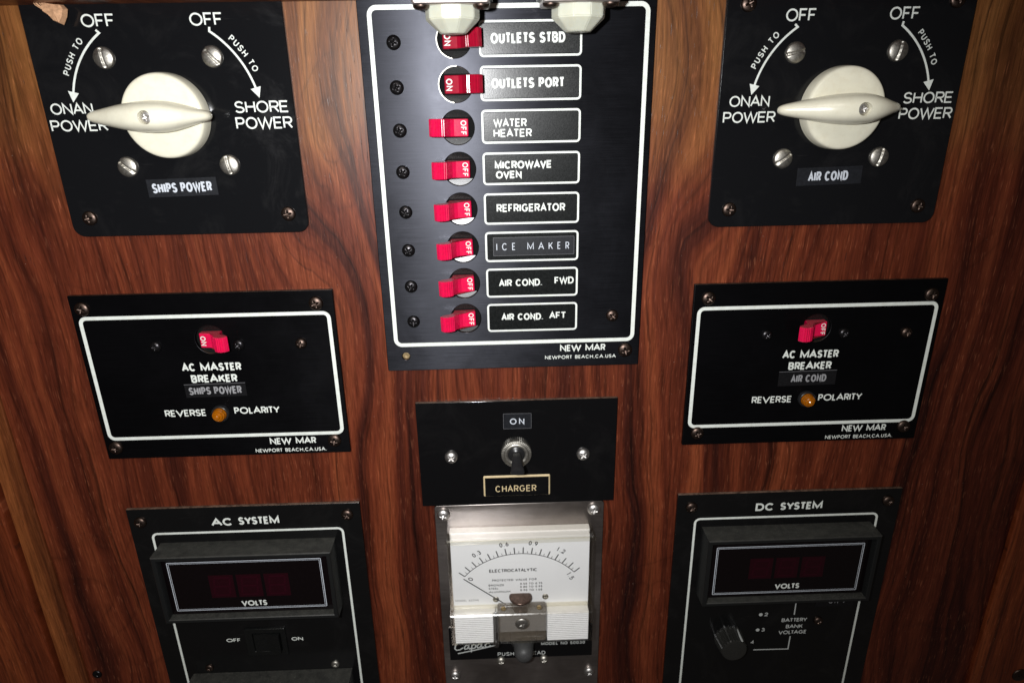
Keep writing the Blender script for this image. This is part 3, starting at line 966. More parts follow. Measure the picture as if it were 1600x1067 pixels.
# ------------------------------------------------------------------ the big distribution panel
def main_panel():
    cx, cy = 3.5, 14.0
    t = root('breaker_panel', cx, cy, 0, 'tall brushed black panel with eight red breakers and white boxed labels at top centre', 'breaker panel')
    X = lambda v: v - cx
    Y = lambda v: v - cy
    rows = [83.9, 64.9, 46.0, 27.0, 7.9, -11.1, -29.8, -48.6]
    holes = [circ(X(-21.1), Y(v), 7.8) for v in rows]
    holes.append(circ(X(-53.6), Y(-68.9), 2.0, 24))
    obj('faceplate', sheet(rrect(X(-63.7), Y(-77.1), X(70.4), Y(107), 0.6, 2), holes, -2.2, 0, 0.3), 'anodised', t)
    obj('border_line', ring(X(-58.3), Y(-62.5), X(66.5), Y(97.3), 2.0, 3.2), 'ink', t, (0, 0, 0.05))
    plug = obj('screw_hole_plug', lathe([(0.01, -1.4), (1.1, -1.3), (1.9, -1.0), (1.95, -2.0)], 24), 'brass', t, (X(-53.6), Y(-68.9), 0))
    names = ['OUTLETS STBD', 'OUTLETS PORT', 'WATER/HEATER', 'MICROWAVE/OVEN', 'REFRIGERATOR', 'ICE MAKER', 'AIR COND. FWD', 'AIR COND. AFT']
    tops = [91.4, 72.5, 53.5, 34.2, 15.0, -3.9, -22.6, -41.3]
    for i, (v, top) in enumerate(zip(rows, tops)):
        on = i < 2
        if on:
            obj('glint_rim', ribbons([arc(X(-21.1), Y(v), 7.95, 7.95, 95 - 10 * i, 262, 30)], 0.38), 'nickel', t, (0, 0, .06))  # silver arc painted in for the reflection along the hole edge
        breaker(t, X(-21.1), Y(v), on, 'red_dark' if on else 'red')
        screw(t, X(-48.3), Y(v - 0.9), 3.25, 2.0, 'blackscrew', 'cross')
        bot = top - 14.9
        obj('label_outline', ring(X(-9.4), Y(bot + .3), X(36.5), Y(top - .3), 0.95, 1.5), 'ink', t, (0, 0, 0.05))
        ins = 0.9 if i not in (5,) else 1.0
        lab = obj('label_card', box(-22.3, -6.4, 0, 22.3, 6.4, 0.22, 0.08, 1), 'card' if i < 2 else 'card_dark', t,
                  (X(13.55), Y((top + bot) / 2), 0), (0, 0, math.radians([.2, .1, 0, .2, -.1, .1, .3, -.2][i])))
        lab['label'] = 'black label reading ' + names[i].replace('/', ' ')
        lx = lambda a: a - 13.55
        ly = lambda b: b - (top + bot) / 2
        def tx(s, a, yb, b, h, mat='ink', th=.2, sp=.15, st='H', z=.27):
            text(lab, s, lx(a), ly(yb), lx(b), h, mat, th, st, sp, z)
        if i == 0:
            tx('OUTLETS STBD', -4.6, 81.9, 29.3, 4.5, th=.22, sp=.08)
        elif i == 1:
            tx('OUTLETS PORT', -4.7, 62.9, 29.2, 4.5, th=.22, sp=.08)
        elif i == 2:
            tx('WATER', -4.3, 45.9, 11.5, 3.7, th=.18); tx('HEATER', -4.3, 41.3, 13.9, 3.7, th=.18)
        elif i == 3:
            tx('MICROWAVE', -4.1, 26.7, 23.4, 3.7, th=.22, sp=.08); tx('OVEN', -3.7, 22.2, 8.8, 3.6, th=.22, sp=.08)
        elif i == 4:
            tx('REFRIGERATOR', -3.7, 6.0, 30.1, 3.9, th=.19)
        elif i == 5:
            tp = obj('embossed_tape', box(-20.3, -4.6, 0, 20.3, 4.6, 0.3, 0.08, 1), 'tape', lab, (0.9, 0.2, 0.22))
            edge = ring(-20.25, -4.55, 20.25, 4.55, 0.14, 0.1, 1)
            obj('tape_rim', edge, 'tape_edge', lab, (0.9, 0.2, 0.54))
            text(lab, 'ICE MAKER', lx(-4.3), ly(-13.0), lx(32.3), 3.6, 'ink_silver', .11, 'F', .75, .54, 0, jitter=.06)
        elif i == 6:
            tx('AIR COND.', -3.5, -31.8, 18.6, 3.7, th=.2, sp=.07); tx('FWD', 25.0, -31.2, 34.9, 3.7, th=.2, sp=.1)
            obj('label_piece', box(-5.6, -5.9, 0, 5.6, 5.9, 0.12, 0.05, 1), 'card_dark', lab, (16.3, 0.1, 0.14))
        elif i == 7:
            tx('AIR COND.', -2.6, -50.2, 19.1, 3.7, th=.21, sp=.05); tx('AFT', 22.3, -49.8, 31.2, 3.7, th=.19, sp=.1)
            obj('label_piece', box(-7.6, -5.9, 0, 7.6, 5.9, 0.12, 0.05, 1), 'card_dark', lab, (14.3, 0.1, 0.14))
    text(t, 'NEW MAR', X(28.2), Y(-68.4), X(52.4), 3.7, t=.19, style='F', space=.1)
    text(t, 'NEWPORT BEACH,CA.USA', X(20.2), Y(-72.7), X(58.2), 2.0, t=.17, style='F', space=.2)
    screw(t, X(55.3), Y(-48.9), 3.2, 2.0, 'bronze', 'cross', label='brown screw inside the white border line')
    screw(t, X(62.9), Y(-68.4), 3.9, 2.3, 'bronze', 'cross')
main_panel()

# ------------------------------------------------------------------ AC master breaker panels
def master(cx, cy, x0, x1, y0, y1, bx0, bx1, by0, by1, label, word, on, corners, row, bpos, led, txt, tb, tword, tmat):
    t = root('master_breaker_panel', cx, cy, 0, label, 'breaker panel', 'small master breaker panels with amber lights')
    X = lambda v: v - cx
    Y = lambda v: v - cy
    obj('faceplate', sheet(rrect(X(x0), Y(y0), X(x1), Y(y1), 0.5, 2), [circ(X(bpos[0]), Y(bpos[1]), 7.8)], -2.2, 0, 0.3), 'anod_dark', t)
    obj('border_line', ring(X(bx0), Y(by0), X(bx1), Y(by1), 1.9, 3.0), 'ink', t, (0, 0, 0.05))
    breaker(t, X(bpos[0]), Y(bpos[1]), on, 'red_dark' if on and False else 'red', 0.98)
    for c in corners:
        screw(t, X(c[0]), Y(c[1]), 3.7, 2.2, 'bronze', 'cross')
    for c, m_ in zip(row, ('blackscrew', 'blackscrew', 'bronze')):
        screw(t, X(c[0]), Y(c[1]), 3.0, 2.4, m_, 'cross')
    ldx = 1.2 if on else -1.1
    # amber pilot light: black collar, ringed lens
    lt = obj('pilot_light', lathe([(3.7, 0.2), (3.75, 2.0), (4.2, 2.1), (4.6, 1.6), (4.7, 0.0)], 40), 'bk_plastic', t, (X(led[0] + ldx), Y(led[1] + 1.3), 0))
    obj('lens', lathe([(0.01, 6.8), (0.8, 6.6), (1.3, 6.2), (1.55, 5.3), (1.75, 5.2), (2.1, 5.6), (2.5, 5.2), (2.7, 4.1), (2.9, 4.0), (3.15, 4.2), (3.3, 3.8), (3.4, 2.8), (3.6, 2.4), (3.65, 0.3)], 40, False), 'amber', lt)
    for s, a, yb, b, h, th, sp in txt:
        text(t, s, X(a), Y(yb), X(b), h, t=th, style='F', space=sp)
    o, (mx, my) = tape(t, X(tb[0]), Y(tb[1]), X(tb[2]), Y(tb[3]), 'tape_dark', rz=0.6)
    o['label'] = 'small black stick-on label reading ' + word
    text(o, word, tword[0] - (tb[0] + tb[2]) / 2, -2.2, tword[1] - (tb[0] + tb[2]) / 2, 4.4, tmat, .2, 'H', .12, .3)
    # frayed bright edge of the tape
    obj('tape_edge', box(-(tb[2] - tb[0]) / 2, (tb[3] - tb[1]) / 2 - .05, 0, (tb[2] - tb[0]) / 2, (tb[3] - tb[1]) / 2 + .12, .3, 0), 'tape_edge', o)

master(-155, -78, -221.9, -88.5, -125.3, -31.3, -218.3, -91.8, -112.9, -43.6,
       'black panel with red master breaker and label SHIPS POWER, below the left knob', 'SHIPS POWER', True,
       [(-215.6, -38.4), (-97.5, -38.3), (-216.2, -118.2), (-96.6, -117.5)],
       [(-182.8, -59.6), (-139.9, -59.7), (-107.7, -59.9)], (-154.3, -56.6), (-157.1, -100.2),
       [('AC', -172.0, -74.1, -164.8, 4.5, .215, .1), ('MASTER', -162.2, -74.2, -140.8, 4.5, .215, .1), ('BREAKER', -168.2, -80.8, -143.9, 4.5, .215, .12),
        ('REVERSE', -185.9, -100.4, -163.8, 4.0, .18, .12), ('POLARITY', -148.6, -99.8, -124.1, 4.0, .18, .12),
        ('NEW MAR', -132.2, -119.1, -106.8, 4.0, .19, .1), ('NEWPORT BEACH,CA.USA.', -140.8, -123.8, -101.6, 2.2, .17, .16)],
       (-172.6, -89.2, -140.2, -81.6), (-170.6, -142.6), 'ink_grey')
master(164.5, -80, 97.9, 231.2, -127.3, -33.3, 101.2, 228.0, -115.7, -46.6,
       'black panel with red master breaker and label AIR COND, below the right knob', 'AIR COND', False,
       [(105.5, -40.9), (223.6, -41.8), (105.9, -119.7), (223.4, -119.2)],
       [(138.4, -62.0), (180.2, -62.1), (214.0, -62.6)], (165.0, -59.0), (166.3, -101.5),
       [('AC', 148.7, -76.0, 155.9, 4.5, .205, .1), ('MASTER', 158.4, -76.1, 179.4, 4.5, .205, .1), ('BREAKER', 152.8, -82.8, 176.5, 4.5, .205, .12),
        ('REVERSE', 134.9, -102.3, 157.1, 4.0, .17, .12), ('POLARITY', 172.0, -101.9, 196.6, 4.0, .17, .12),
        ('NEW MAR', 188.4, -121.6, 213.6, 4.0, .18, .1), ('NEWPORT BEACH,CA.USA.', 179.6, -126.0, 218.2, 2.2, .16, .16)],
       (148.2, -92.2, 180.0, -83.7), (155.0, 174.6), 'ink_grey')

# ------------------------------------------------------------------ charger panel
def charger():
    cx, cy = 4.6, -129.0
    t = root('charger_panel', cx, cy, 0, 'plain glossy black charger panel with toggle switch and ON label, at centre', 'switch panel')
    X = lambda v: v - cx
    Y = lambda v: v - cy
    obj('faceplate', sheet(rrect(X(-50.8), Y(-162.4), X(60.3), Y(-96.5), 0.3, 2), (), -2.2, 0, 0.25), 'acrylic', t)
    screw(t, X(-32.6), Y(-130.2), 3.7, 3.0, 'bright', 'cross', rot=40)
    screw(t, X(41.8), Y(-130.8), 3.7, 3.0, 'bright', 'cross', rot=50)
    sw = obj('toggle_switch', None or lathe([(4.7, 3.0), (5.3, 3.6), (6.6, 3.7), (7.0, 3.1)], 48), 'nickel', t, (X(4.0), Y(-128.6), 0))
    # knurled ring
    V, F = [], []
    n = 96
    for z, rr in ((3.0, 7.0), (2.6, 8.5), (0.0, 8.6)):
        for j in range(n):
            a = 2 * PI * j / n
            r = rr - (0.28 if (j % 2 and rr > 7.5) else 0)
            V.append((r * math.cos(a), r * math.sin(a), z))
    for i in range(2):
        for j in range(n):
            a = i * n + j; b = i * n + (j + 1) % n
            F.append((a, a + n, b + n, b))
    obj('knurled_ring', mesh(V, F), 'nickel', sw)
    obj('bushing', lathe([(0.01, 4.6), (1.8, 4.4), (3.4, 3.6), (4.4, 2.6), (4.9, 2.4)], 40), 'bk_plastic', sw)
    # flat bat lever leaning down
    st = [(0, 0.5, 3.4, 2.2, 2.2), (0, 0.2, 6.5, 2.3, 2.0), (0, -0.4, 10, 2.7, 1.6), (0, -1.4, 14, 3.3, 1.5), (0, -2.3, 17.0, 3.8, 1.5), (0, -2.5, 17.8, 3.6, 1.2)]
    V, F = [], []
    n = 20
    for x, y, z, hx, hy in st:
        for j in range(n):
            a = 2 * PI * j / n
            c, s = math.cos(a), math.sin(a)
            V.append((x + hx * math.copysign(abs(c) ** .5, c), y + hy * math.copysign(abs(s) ** .5, s), z))
    for i in range(len(st) - 1):
        for j in range(n):
            a = i * n + j; b = i * n + (j + 1) % n
            F.append((a, b, b + n, a + n))
    F.append(tuple(range((len(st) - 1) * n, len(st) * n)))
    lm = mesh(V, F, True)
    lm.set_sharp_from_angle(angle=math.radians(50))
    obj('lever', lm, 'bk_plastic', sw)
    o, _ = tape(t, X(-2.9), Y(-113.6), X(12.6), Y(-104.3), rz=-0.4)
    o['label'] = 'clear-edged label reading ON'
    obj('tape_rim', ring(-7.7, -4.6, 7.7, 4.6, .14, .1, 1), 'tape_edge', o, (0, 0, .27))
    text(o, 'ON', -4.1, -2.0, 3.9, 3.7, 'ink_silver', .16, 'F', .4, .28)
    pl = obj('name_plate', box(X(-15.1), Y(-156.6), 0, X(23.1), Y(-143.1), 1.1, 0.5, 1), 'ink_gold', t)
    pl['label'] = 'small black name plate with cream edge reading CHARGER'
    obj('face', box(X(-14.2), Y(-156.2), 1.0, X(22.3), Y(-144.2), 1.16, 0.0), 'acrylic', pl)
    text(pl, 'CHARGER', X(-8.3), Y(-153.6), X(15.2), 4.2, 'ink_gold', .13, 'H', .2, 1.2)
charger()

# ------------------------------------------------------------------ digital volt meters
def volt_box(t, x0, x1, y0, y1, face, dig, vt, X, Y, label, depth=14.0, fz=9.6):
    """deep moulded bezel with a recessed window, open front built as real lips"""
    bm = bmesh.new()
    o_b = [(X(x0), Y(y0)), (X(x1), Y(y0)), (X(x1), Y(y1)), (X(x0), Y(y1))]
    l = 2.6
    loops = []
    def loop(ins, z):
        return [bm.verts.new((px + (ins if k in (0, 3) else -ins), py + (ins if k in (0, 1) else -ins), z)) for k, (px, py) in enumerate(o_b)]
    seq = [loop(0, -0.5), loop(0.0, depth - 0.6), loop(0.5, depth), loop(l - 0.4, depth), loop(l, depth - 0.4), loop(l + 0.3, fz - 0.2)]
    for a, b in zip(seq, seq[1:]):
        for k in range(4):
            bm.faces.new((a[k], a[(k + 1) % 4], b[(k + 1) % 4], b[k]))
    bm.faces.new(seq[-1])
    me = from_bm(bm)
    v = obj('volt_meter', me, 'dusty', t)
    v['label'] = label
    fx0, fy0, fx1, fy1 = face
    obj('window', box(X(x0 + l + .5), Y(y0 + l + .5), fz - .1, X(x1 - l - .5), Y(y1 - l - .5), fz + .05, 0), 'window', v)
    obj('frame_line', ring(X(fx0), Y(fy0), X(fx1), Y(fy1), 0.42, 0.2, 1), 'ink_silver', v, (0, 0, fz + .1))
    obj('frame_line', ring(X(fx0) + .85, Y(fy0) + .85, X(fx1) - .85, Y(fy1) - .85, 0.25, 0.2, 1), 'ink_silver', v, (0, 0, fz + .1))
    dx0, dx1, dy0, dy1 = dig
    wd = (dx1 - dx0) / 3
    for k in range(3):
        a = X(dx0) + k * wd + .9; b = X(dx0) + (k + 1) * wd - .9
        d = obj('digit', box(a, Y(dy0), fz + .05, b, Y(dy1), fz + .12, 0), 'digit', v)
        cxm = (a + b) / 2
        hw_ = (b - a) / 2 - 2.6
        ym, hh = (Y(dy0) + Y(dy1)) / 2, (dy1 - dy0) / 2 - 1.8
        sk = 0.6
        segs = [[(cxm - hw_ + sk, ym + hh), (cxm + hw_ + sk, ym + hh)], [(cxm - hw_, ym), (cxm + hw_, ym)], [(cxm - hw_ - sk, ym - hh), (cxm + hw_ - sk, ym - hh)],
                [(cxm - hw_ + sk, ym + hh - 1), (cxm - hw_, ym + .8)], [(cxm + hw_ + sk, ym + hh - 1), (cxm + hw_, ym + .8)],
                [(cxm - hw_, ym - .8), (cxm - hw_ - sk, ym - hh + 1)], [(cxm + hw_, ym - .8), (cxm + hw_ - sk, ym - hh + 1)]]
        obj('segments', ribbons(segs, 0.9), 'segment', d, (0, 0, fz + .14))
    text(v, 'VOLTS', X(vt[0]), Y(vt[1]), X(vt[2]), vt[3], 'ink', .22, 'F', .1, fz + .12)
    return v

def ac_panel():
    cx, cy = -153.4, -230
    t = root('ac_system_panel', cx, cy, 0, 'black panel headed AC SYSTEM with dark red digit display, bottom left', 'instrument panel')
    X = lambda v: v - cx
    Y = lambda v: v - cy
    obj('faceplate', sheet(rrect(X(-220.2), Y(-380), X(-87.0), Y(-158.4), 0.4, 2), [rrect(X(-165.8), Y(-267.2), X(-142.3), Y(-247.6), .6, 2)], -2.2, 0, 0.3), 'enamel', t)
    obj('border_line', ring(X(-208.4), Y(-372), X(-98.4), Y(-175.4), 1.35, 3.0), 'ink', t, (0, 0, 0.05))
    text(t, 'AC', X(-173.4), Y(-171.2), X(-160.9), 5.2, t=.22, style='F', space=.1)
    text(t, 'SYSTEM', X(-157.6), Y(-170.9), X(-134.2), 5.2, t=.22, style='F', space=.06)
    screw(t, X(-213.3), Y(-167.0), 3.5, 2.3, 'bronze', 'cross')
    screw(t, X(-94.7), Y(-166.2), 3.5, 2.3, 'bronze', 'cross')
    screw(t, X(-192.9), Y(-277.2), 2.6, 1.8, 'bronze', 'cross')
    screw(t, X(-113.6), Y(-277.8), 2.6, 1.8, 'nickel', 'cross')
    volt_box(t, -204.8, -103.2, -228.6, -181.8, (-198.6, -223.0, -110.6, -188.7), (-177.6, -129.6, -214.3, -198.3), (-160.4, -220.9, -145.4, 3.9), X, Y,
             'box-shaped digital volt meter with dusty top')
    text(t, 'OFF', X(-178.9), Y(-257.2), X(-170.2), 2.7, t=.2, style='F', space=.1)
    text(t, 'ON', X(-138.6), Y(-257.8), X(-131.5), 2.7, t=.2, style='F', space=.15)
    # rocker switch sunk in the plate
    rs = obj('rocker_switch', sheet(rrect(X(-166.6), Y(-268), X(-141.5), Y(-246.8), .8, 3), [rrect(X(-162.0), Y(-264.5), X(-144.8), Y(-250.2), .5, 2)], -1.0, 1.3, 0.35), 'bk_satin', t)
    p = [(-8.3, -2), (-8.3, 1.0), (-7.4, 1.9), (0.0, 1.2), (7.4, 3.9), (8.3, 3.4), (8.3, -2)]
    V = [(x, -6.8, z) for x, z in p] + [(x, 6.8, z) for x, z in p]
    n = len(p)
    F = [(i, (i + 1) % n, n + (i + 1) % n, n + i) for i in range(n)] + [tuple(range(n))[::-1], tuple(range(n, 2 * n))]
    obj('rocker', mesh(V, F), 'bk_satin', rs, (X(-153.4), Y(-257.4), 0))
    obj('cavity', box(X(-165), Y(-266), -5, X(-143), Y(-249), -2.12, 0), 'void', rs)
    # second instrument below, only its dusty top in view
    bm = bmesh.new()
    me = box(X(-204.2), Y(-340), -0.5, X(-103.0), Y(-281.6), 15, 0.8, 2)
    lo = obj('lower_meter', me, 'dusty', t)
    lo['label'] = 'dusty black box cut off by the lower edge of the photo'
ac_panel()

def dc_panel():
    cx, cy = 164.8, -230
    t = root('dc_system_panel', cx, cy, 0, 'black panel headed DC SYSTEM with dark display and fluted knob, bottom right', 'instrument panel')
    X = lambda v: v - cx
    Y = lambda v: v - cy
    obj('faceplate', sheet(rrect(X(98.2), Y(-380), X(231.4), Y(-160.3), 0.4, 2), (), -2.2, 0, 0.3), 'enamel', t)
    obj('border_line', ring(X(109.6), Y(-372), X(219.1), Y(-177.3), 1.35, 3.0), 'ink', t, (0, 0, 0.05))
    text(t, 'DC', X(144.9), Y(-172.9), X(156.0), 5.2, t=.22, style='F', space=.1)
    text(t, 'SYSTEM', X(159.6), Y(-172.8), X(184.8), 5.2, t=.22, style='F', space=.06)
    screw(t, X(106.6), Y(-168.8), 3.5, 2.3, 'bronze', 'cross')
    screw(t, X(223.7), Y(-168.6), 3.5, 2.3, 'bronze', 'cross')
    volt_box(t, 114.0, 215.6, -230.2, -183.0, (120.9, -224.8, 208.6, -190.9), (140.6, 187.4, -214.2, -199.4), (158.4, -222.2, 173.4, 3.8), X, Y,
             'box-shaped digital volt meter with a little dust on top')
    # selector knob: fluted skirtless knob with a white pointer
    V, F = [], []
    n = 72
    prof = [(0.01, 11.5), (6.3, 11.5), (7.6, 11.2), (8.1, 10.4), (8.9, 4.0), (9.3, 1.0), (9.3, 0.0)]
    for r, z in prof:
        for j in range(n):
            a = 2 * PI * j / n
            rr = r - (0.9 if (r > 7.8 and j % 3 == 0) else 0)
            V.append((rr * math.cos(a), rr * math.sin(a), z))
    for i in range(len(prof) - 1):
        for j in range(n):
            a = i * n + j; b = i * n + (j + 1) % n
            F.append((a, a + n, b + n, b))
    kb = obj('selector_knob', mesh(V, F), 'knob_black', t, (X(138.2), Y(-268.0), 0))
    a = math.radians(60)
    ca, sa = math.cos(a), math.sin(a)
    obj('pointer', box(-.35, -.5, 1.5, .35, .5, 11.1, 0), 'ink_soft', kb, (8.6 * ca, 8.6 * sa, 0), (0, 0, a))
    for (px, py), s, x0_, x1_ in (((157.2, -250.6), '2', 159.6, 161.9), ((156.6, -262.9), '3', 158.9, 161.2)):
        d = obj('dot', mesh([(x, y, 0) for x, y in circ(0, 0, 1.2, 20)], [tuple(range(20))]), 'ink_soft', t, (X(px), Y(py), 0.06))
        text(t, s, X(x0_), Y(py - 1.35), X(x1_), 2.8, 'ink_soft', .2, 'F')
    text(t, '4', X(153.2), Y(-274.2), X(155.4), 2.8, 'ink_soft', .2, 'F')
    text(t, 'BATTERY', X(171.2), Y(-257.2), X(187.6), 2.9, 'ink_soft', .19, 'F', .1)
    text(t, 'BANK', X(174.6), Y(-262.4), X(185.4), 2.9, 'ink_soft', .19, 'F', .1)
    text(t, 'VOLTAGE', X(170.4), Y(-267.1), X(188.4), 2.9, 'ink_soft', .19, 'F', .1)
    obj('rule_line', ribbons([[(X(178.6), Y(-236)), (X(178.7), Y(-251.6))]], .75), 'ink_soft', t, (0, 0, .06))
    obj('rule_line', ribbons([[(X(178.4), Y(-268.9)), (X(178.3), Y(-279.5)), (X(155.6), Y(-279.2))]], .75), 'ink_soft', t, (0, 0, .06))
    o, _ = tape(t, X(191.2), Y(-245.8), X(215.4), Y(-237.0), 'tape_dark')
    text(o, 'ON 1', -4.2, -2.0, 6.2, 4.2, 'ink_grey', .16, 'F', .3, .3)
    screw(t, X(194.6), Y(-256.8), 3.0, 2.2, 'bronze', 'cross')
dc_panel()

# ------------------------------------------------------------------ galvanic meter on its steel plate
def meter():
    cx, cy = 5.2, -225
    t = root('steel_meter_panel', cx, cy, 0, 'stained steel plate carrying a white-faced needle meter, bottom centre', 'meter')
    X = lambda v: v - cx
    Y = lambda v: v - cy
    obj('steel_plate', sheet(rrect(X(-44.3), Y(-330), X(55.0), Y(-163.2), 1.5, 3), (), -2.2, -1.0, 0.25), 'steel', t)
    for sx, sy, r in ((-39.2, -168.9, 3.9), (49.0, -168.4, 3.9), (-37.9, -291.6, 3.5), (49.2, -292.6, 3.5)):
        screw(t, X(sx), Y(sy), r, 3.0, 'bright', 'cross', -1.0)
    for sx in (-7.9, 19.6):
        screw(t, X(sx), Y(-280.4), 3.1, 3.2, 'nickel', 'cross', -1.0)
    # black name strip
    st = obj('name_strip', box(X(-40.4), Y(-279.0), -1.0, X(50.5), Y(-252.5), -0.4, 0.1, 1), 'acrylic', t)
    z = -0.34
    text(st, 'MODEL NO 50030', X(17.9), Y(-269.2), X(45.9), 2.3, 'ink_soft', .19, 'H', .2, z)
    text(st, 'PUSH TO READ', X(-10.0), Y(-276.9), X(20.6), 3.0, 'ink_soft', .17, 'H', .2, z)
    # slanted script word with a swash under it
    scr = [
        [(5.6, 5.0), (4.6, 6.4), (2.6, 6.2), (0.8, 4.0), (0.2, 1.8), (1.2, 0.4), (3.4, 0.6), (5.4, 2.0)],
        [(9.4, 3.6), (7.6, 3.8), (6.2, 2.0), (6.6, 0.6), (8.0, 0.9), (9.2, 2.8), (9.5, 3.8), (9.0, 1.2), (9.6, 0.5), (10.6, 1.2)],
        [(11.4, 4.0), (10.2, -2.2)], [(11.2, 2.9), (12.4, 4.0), (13.8, 3.2), (13.2, 1.2), (11.6, 0.5), (11.0, 1.4)],
        [(17.6, 3.8), (15.8, 4.0), (14.4, 2.2), (14.8, 0.8), (16.2, 1.1), (17.4, 3.0), (17.7, 4.0), (17.2, 1.4), (17.8, 0.7), (18.8, 1.4)],
        [(22.6, 3.6), (21.2, 4.3), (19.6, 2.6), (19.8, 1.0), (21.4, 0.8), (23.2, 2.0)],
        [(1.6, -2.4), (12.0, -0.9), (26.0, 1.6)]]
    obj('script_logo', ribbons(scr, 0.85), 'ink_soft', st, (X(-37.2), Y(-271.4), z), (0, 0, math.radians(4)))
    # grey rubber push button
    pb = lathe([(0.01, 17.5), (2.5, 17.2), (4.4, 16.0), (5.5, 13.8), (5.9, 11), (6.3, 5), (8.0, 2.2), (8.4, -0.5)], 40)
    obj('push_button', pb, 'rubber', t, (X(6.4), Y(-262.5), -0.4))
    # ---- the instrument
    x0, x1 = -37.2, 47.6
    yt, yb = -177.6, -252.8
    D = 13.0
    ins = obj('needle_meter', box(X(x0 + 1.3), Y(-249.4), -1.0, X(x1 - 1.3), Y(-178.6), 4.2, 0.3), 'ribbed', t)
    ins['label'] = 'rectangular analogue meter with clear yellowed cover'
    obj('dial', box(X(x0 + 1.9), Y(-249), 4.2, X(x1 - 1.9), Y(-179.4), 8.6, 0.2), 'dial', ins)
    dz = 8.66
    AC = (X(4.8), Y(-234.0)); R = 43.0
    al, ar = 139.5, 41.8
    sc = [[(AC[0] + R * math.cos(math.radians(a)), AC[1] + R * math.sin(math.radians(a))) for a in [al + (ar - al) * i / 40 for i in range(41)]]]
    obj('scale_line', ribbons(sc, 0.42), 'ink_black', ins, (0, 0, dz))
    big, small = [], []
    for i in range(31):
        a = math.radians(al + (ar - al) * i / 30)
        c, s = math.cos(a), math.sin(a)
        L = 4.4 if i % 2 == 0 else 1.8
        (big if i % 2 == 0 else small).append([(AC[0] + R * c, AC[1] + R * s), (AC[0] + (R + L) * c, AC[1] + (R + L) * s)])
    obj('scale_ticks', ribbons(big, 0.62), 'ink_black', ins, (0, 0, dz))
    obj('scale_ticks', ribbons(small, 0.28), 'ink_black', ins, (0, 0, dz))
    for s, i, off in (('0.3', 6, 6.0), ('0.6', 12, 6.0), ('0.9', 18, 6.0), ('1.2', 24, 6.0), ('0', 0, -4.2), ('1.5', 30, -5.4)):
        a = al + (ar - al) * i / 30
        ad = math.radians(a)
        w_, h_ = (5.4, 3.0) if len(s) > 1 else (2.2, 3.0)
        rz = a - 90
        if i in (0, 30):
            rz = (a - 90) * 1.25
        rr = R + off
        px, py = AC[0] + rr * math.cos(ad), AC[1] + rr * math.sin(ad)
        rzr = math.radians(rz)
        px -= (w_ / 2) * math.cos(rzr); py -= (w_ / 2) * math.sin(rzr)
        if i in (0, 30):
            px += (1.5 if i == 0 else 0.6)
        text(ins, s, px, py, px + w_, h_, 'ink_black', .17, 'F', .25, dz, rz)
    def dt(s, a, yb_, b, h, mat='ink_black', th=.2, st='F', sp=.25):
        text(ins, s, X(a), Y(yb_), X(b), h, mat, th, st, sp, dz)
    dt('ELECTROCATALYTIC', -13.4, -203.9, 15.0, 2.3, th=.2, st='H', sp=.14)
    dt('PROTECTED VALUE FOR', -11.8, -210.4, 14.6, 1.5)
    dt('BRONZE', -14.0, -213.9, -4.8, 1.4); dt('0.55 TO 0.75', 4.8, -213.4, 18.0, 1.4)
    dt('STEEL', -14.0, -216.3, -8.2, 1.4); dt('0.80 TO 0.95', 4.8, -215.7, 18.0, 1.4)
    dt('ALUMINUM', -14.0, -218.8, -1.2, 1.4); dt('0.90 TO 1.05', 4.8, -218.1, 18.0, 1.4)
    dt('MODEL 622ML', -34.2, -224.4, -20.0, 1.4, 'ink_grey')
    # needle
    nd0 = (X(4.5), Y(-233.0)); tipn = (X(-28.6), Y(-206.4))
    V, F = ribbon([nd0, tipn], .42)
    nm = mesh([(a, b, 0) for a, b, _ in V] + [(a, b, .25) for a, b, _ in V], [(0, 1, 3, 2), (4, 6, 7, 5), (0, 2, 6, 4), (1, 5, 7, 3), (2, 3, 7, 6)])
    obj('needle', nm, 'needle', ins, (0, 0, 10.3))
    for sx, sy in ((-9.9, -223.5), (19.8, -222.6)):
        screw(ins, X(sx), Y(sy), 1.9, 1.0, 'nickel', 'cross', 8.6)
    # movement behind the lower window: mushroom cap, smoked block, centre screw
    obj('pivot_cap', lathe([(0.01, 1.0), (5.8, 0.8), (6.8, 0.3), (6.6, -0.3), (4.8, -1.4), (4.2, -3.0), (4.4, -9.0)], 32), 'copper', ins, (X(4.8), Y(-220.6), 11.0), (-PI / 2, 0, 0))
    blk = obj('movement_block', sheet(rrect(X(-9.3), Y(-250.0), X(20.0), Y(-223.2), 1.8, 4), (), 11.8, 15.4, 0.5), 'smoked', ins)
    screw(blk, X(5.2), Y(-236.3), 4.0, 1.4, 'bright', 'cross', 15.4, rot=30)
    for sx in (-5.6, 15.6):
        screw(blk, X(sx), Y(-224.6), 1.5, .8, 'brass', 'cross', 15.4)
    # ribbed lower apron either side (real grooves)
    for a, b in ((x0 + 2.4, -10.6), (20.6, x1 - 2.4)):
        V, F = [], []
        y = -229.0
        k = 0
        nR = 15
        ph = (250.1 - 229.0) / nR
        for i in range(nR):
            for dy, dzz in ((0, 0), (.30, 0), (.45, .5), (.85, .5)):
                yy = y - (i + dy) * ph
                V += [(X(a), Y(yy), 14.9 + dzz), (X(b), Y(yy), 14.9 + dzz)]
        for i in range(len(V) // 2 - 1):
            F.append((2 * i, 2 * i + 1, 2 * i + 3, 2 * i + 2))
        b0 = len(V)
        V += [(X(a), Y(-229.0), 4), (X(b), Y(-229.0), 4), (X(a), Y(-250.1), 4), (X(b), Y(-250.1), 4)]
        F.append((0, 1, b0 + 1, b0)); F.append((b0 - 2, b0 - 1, b0 + 3, b0 + 2))
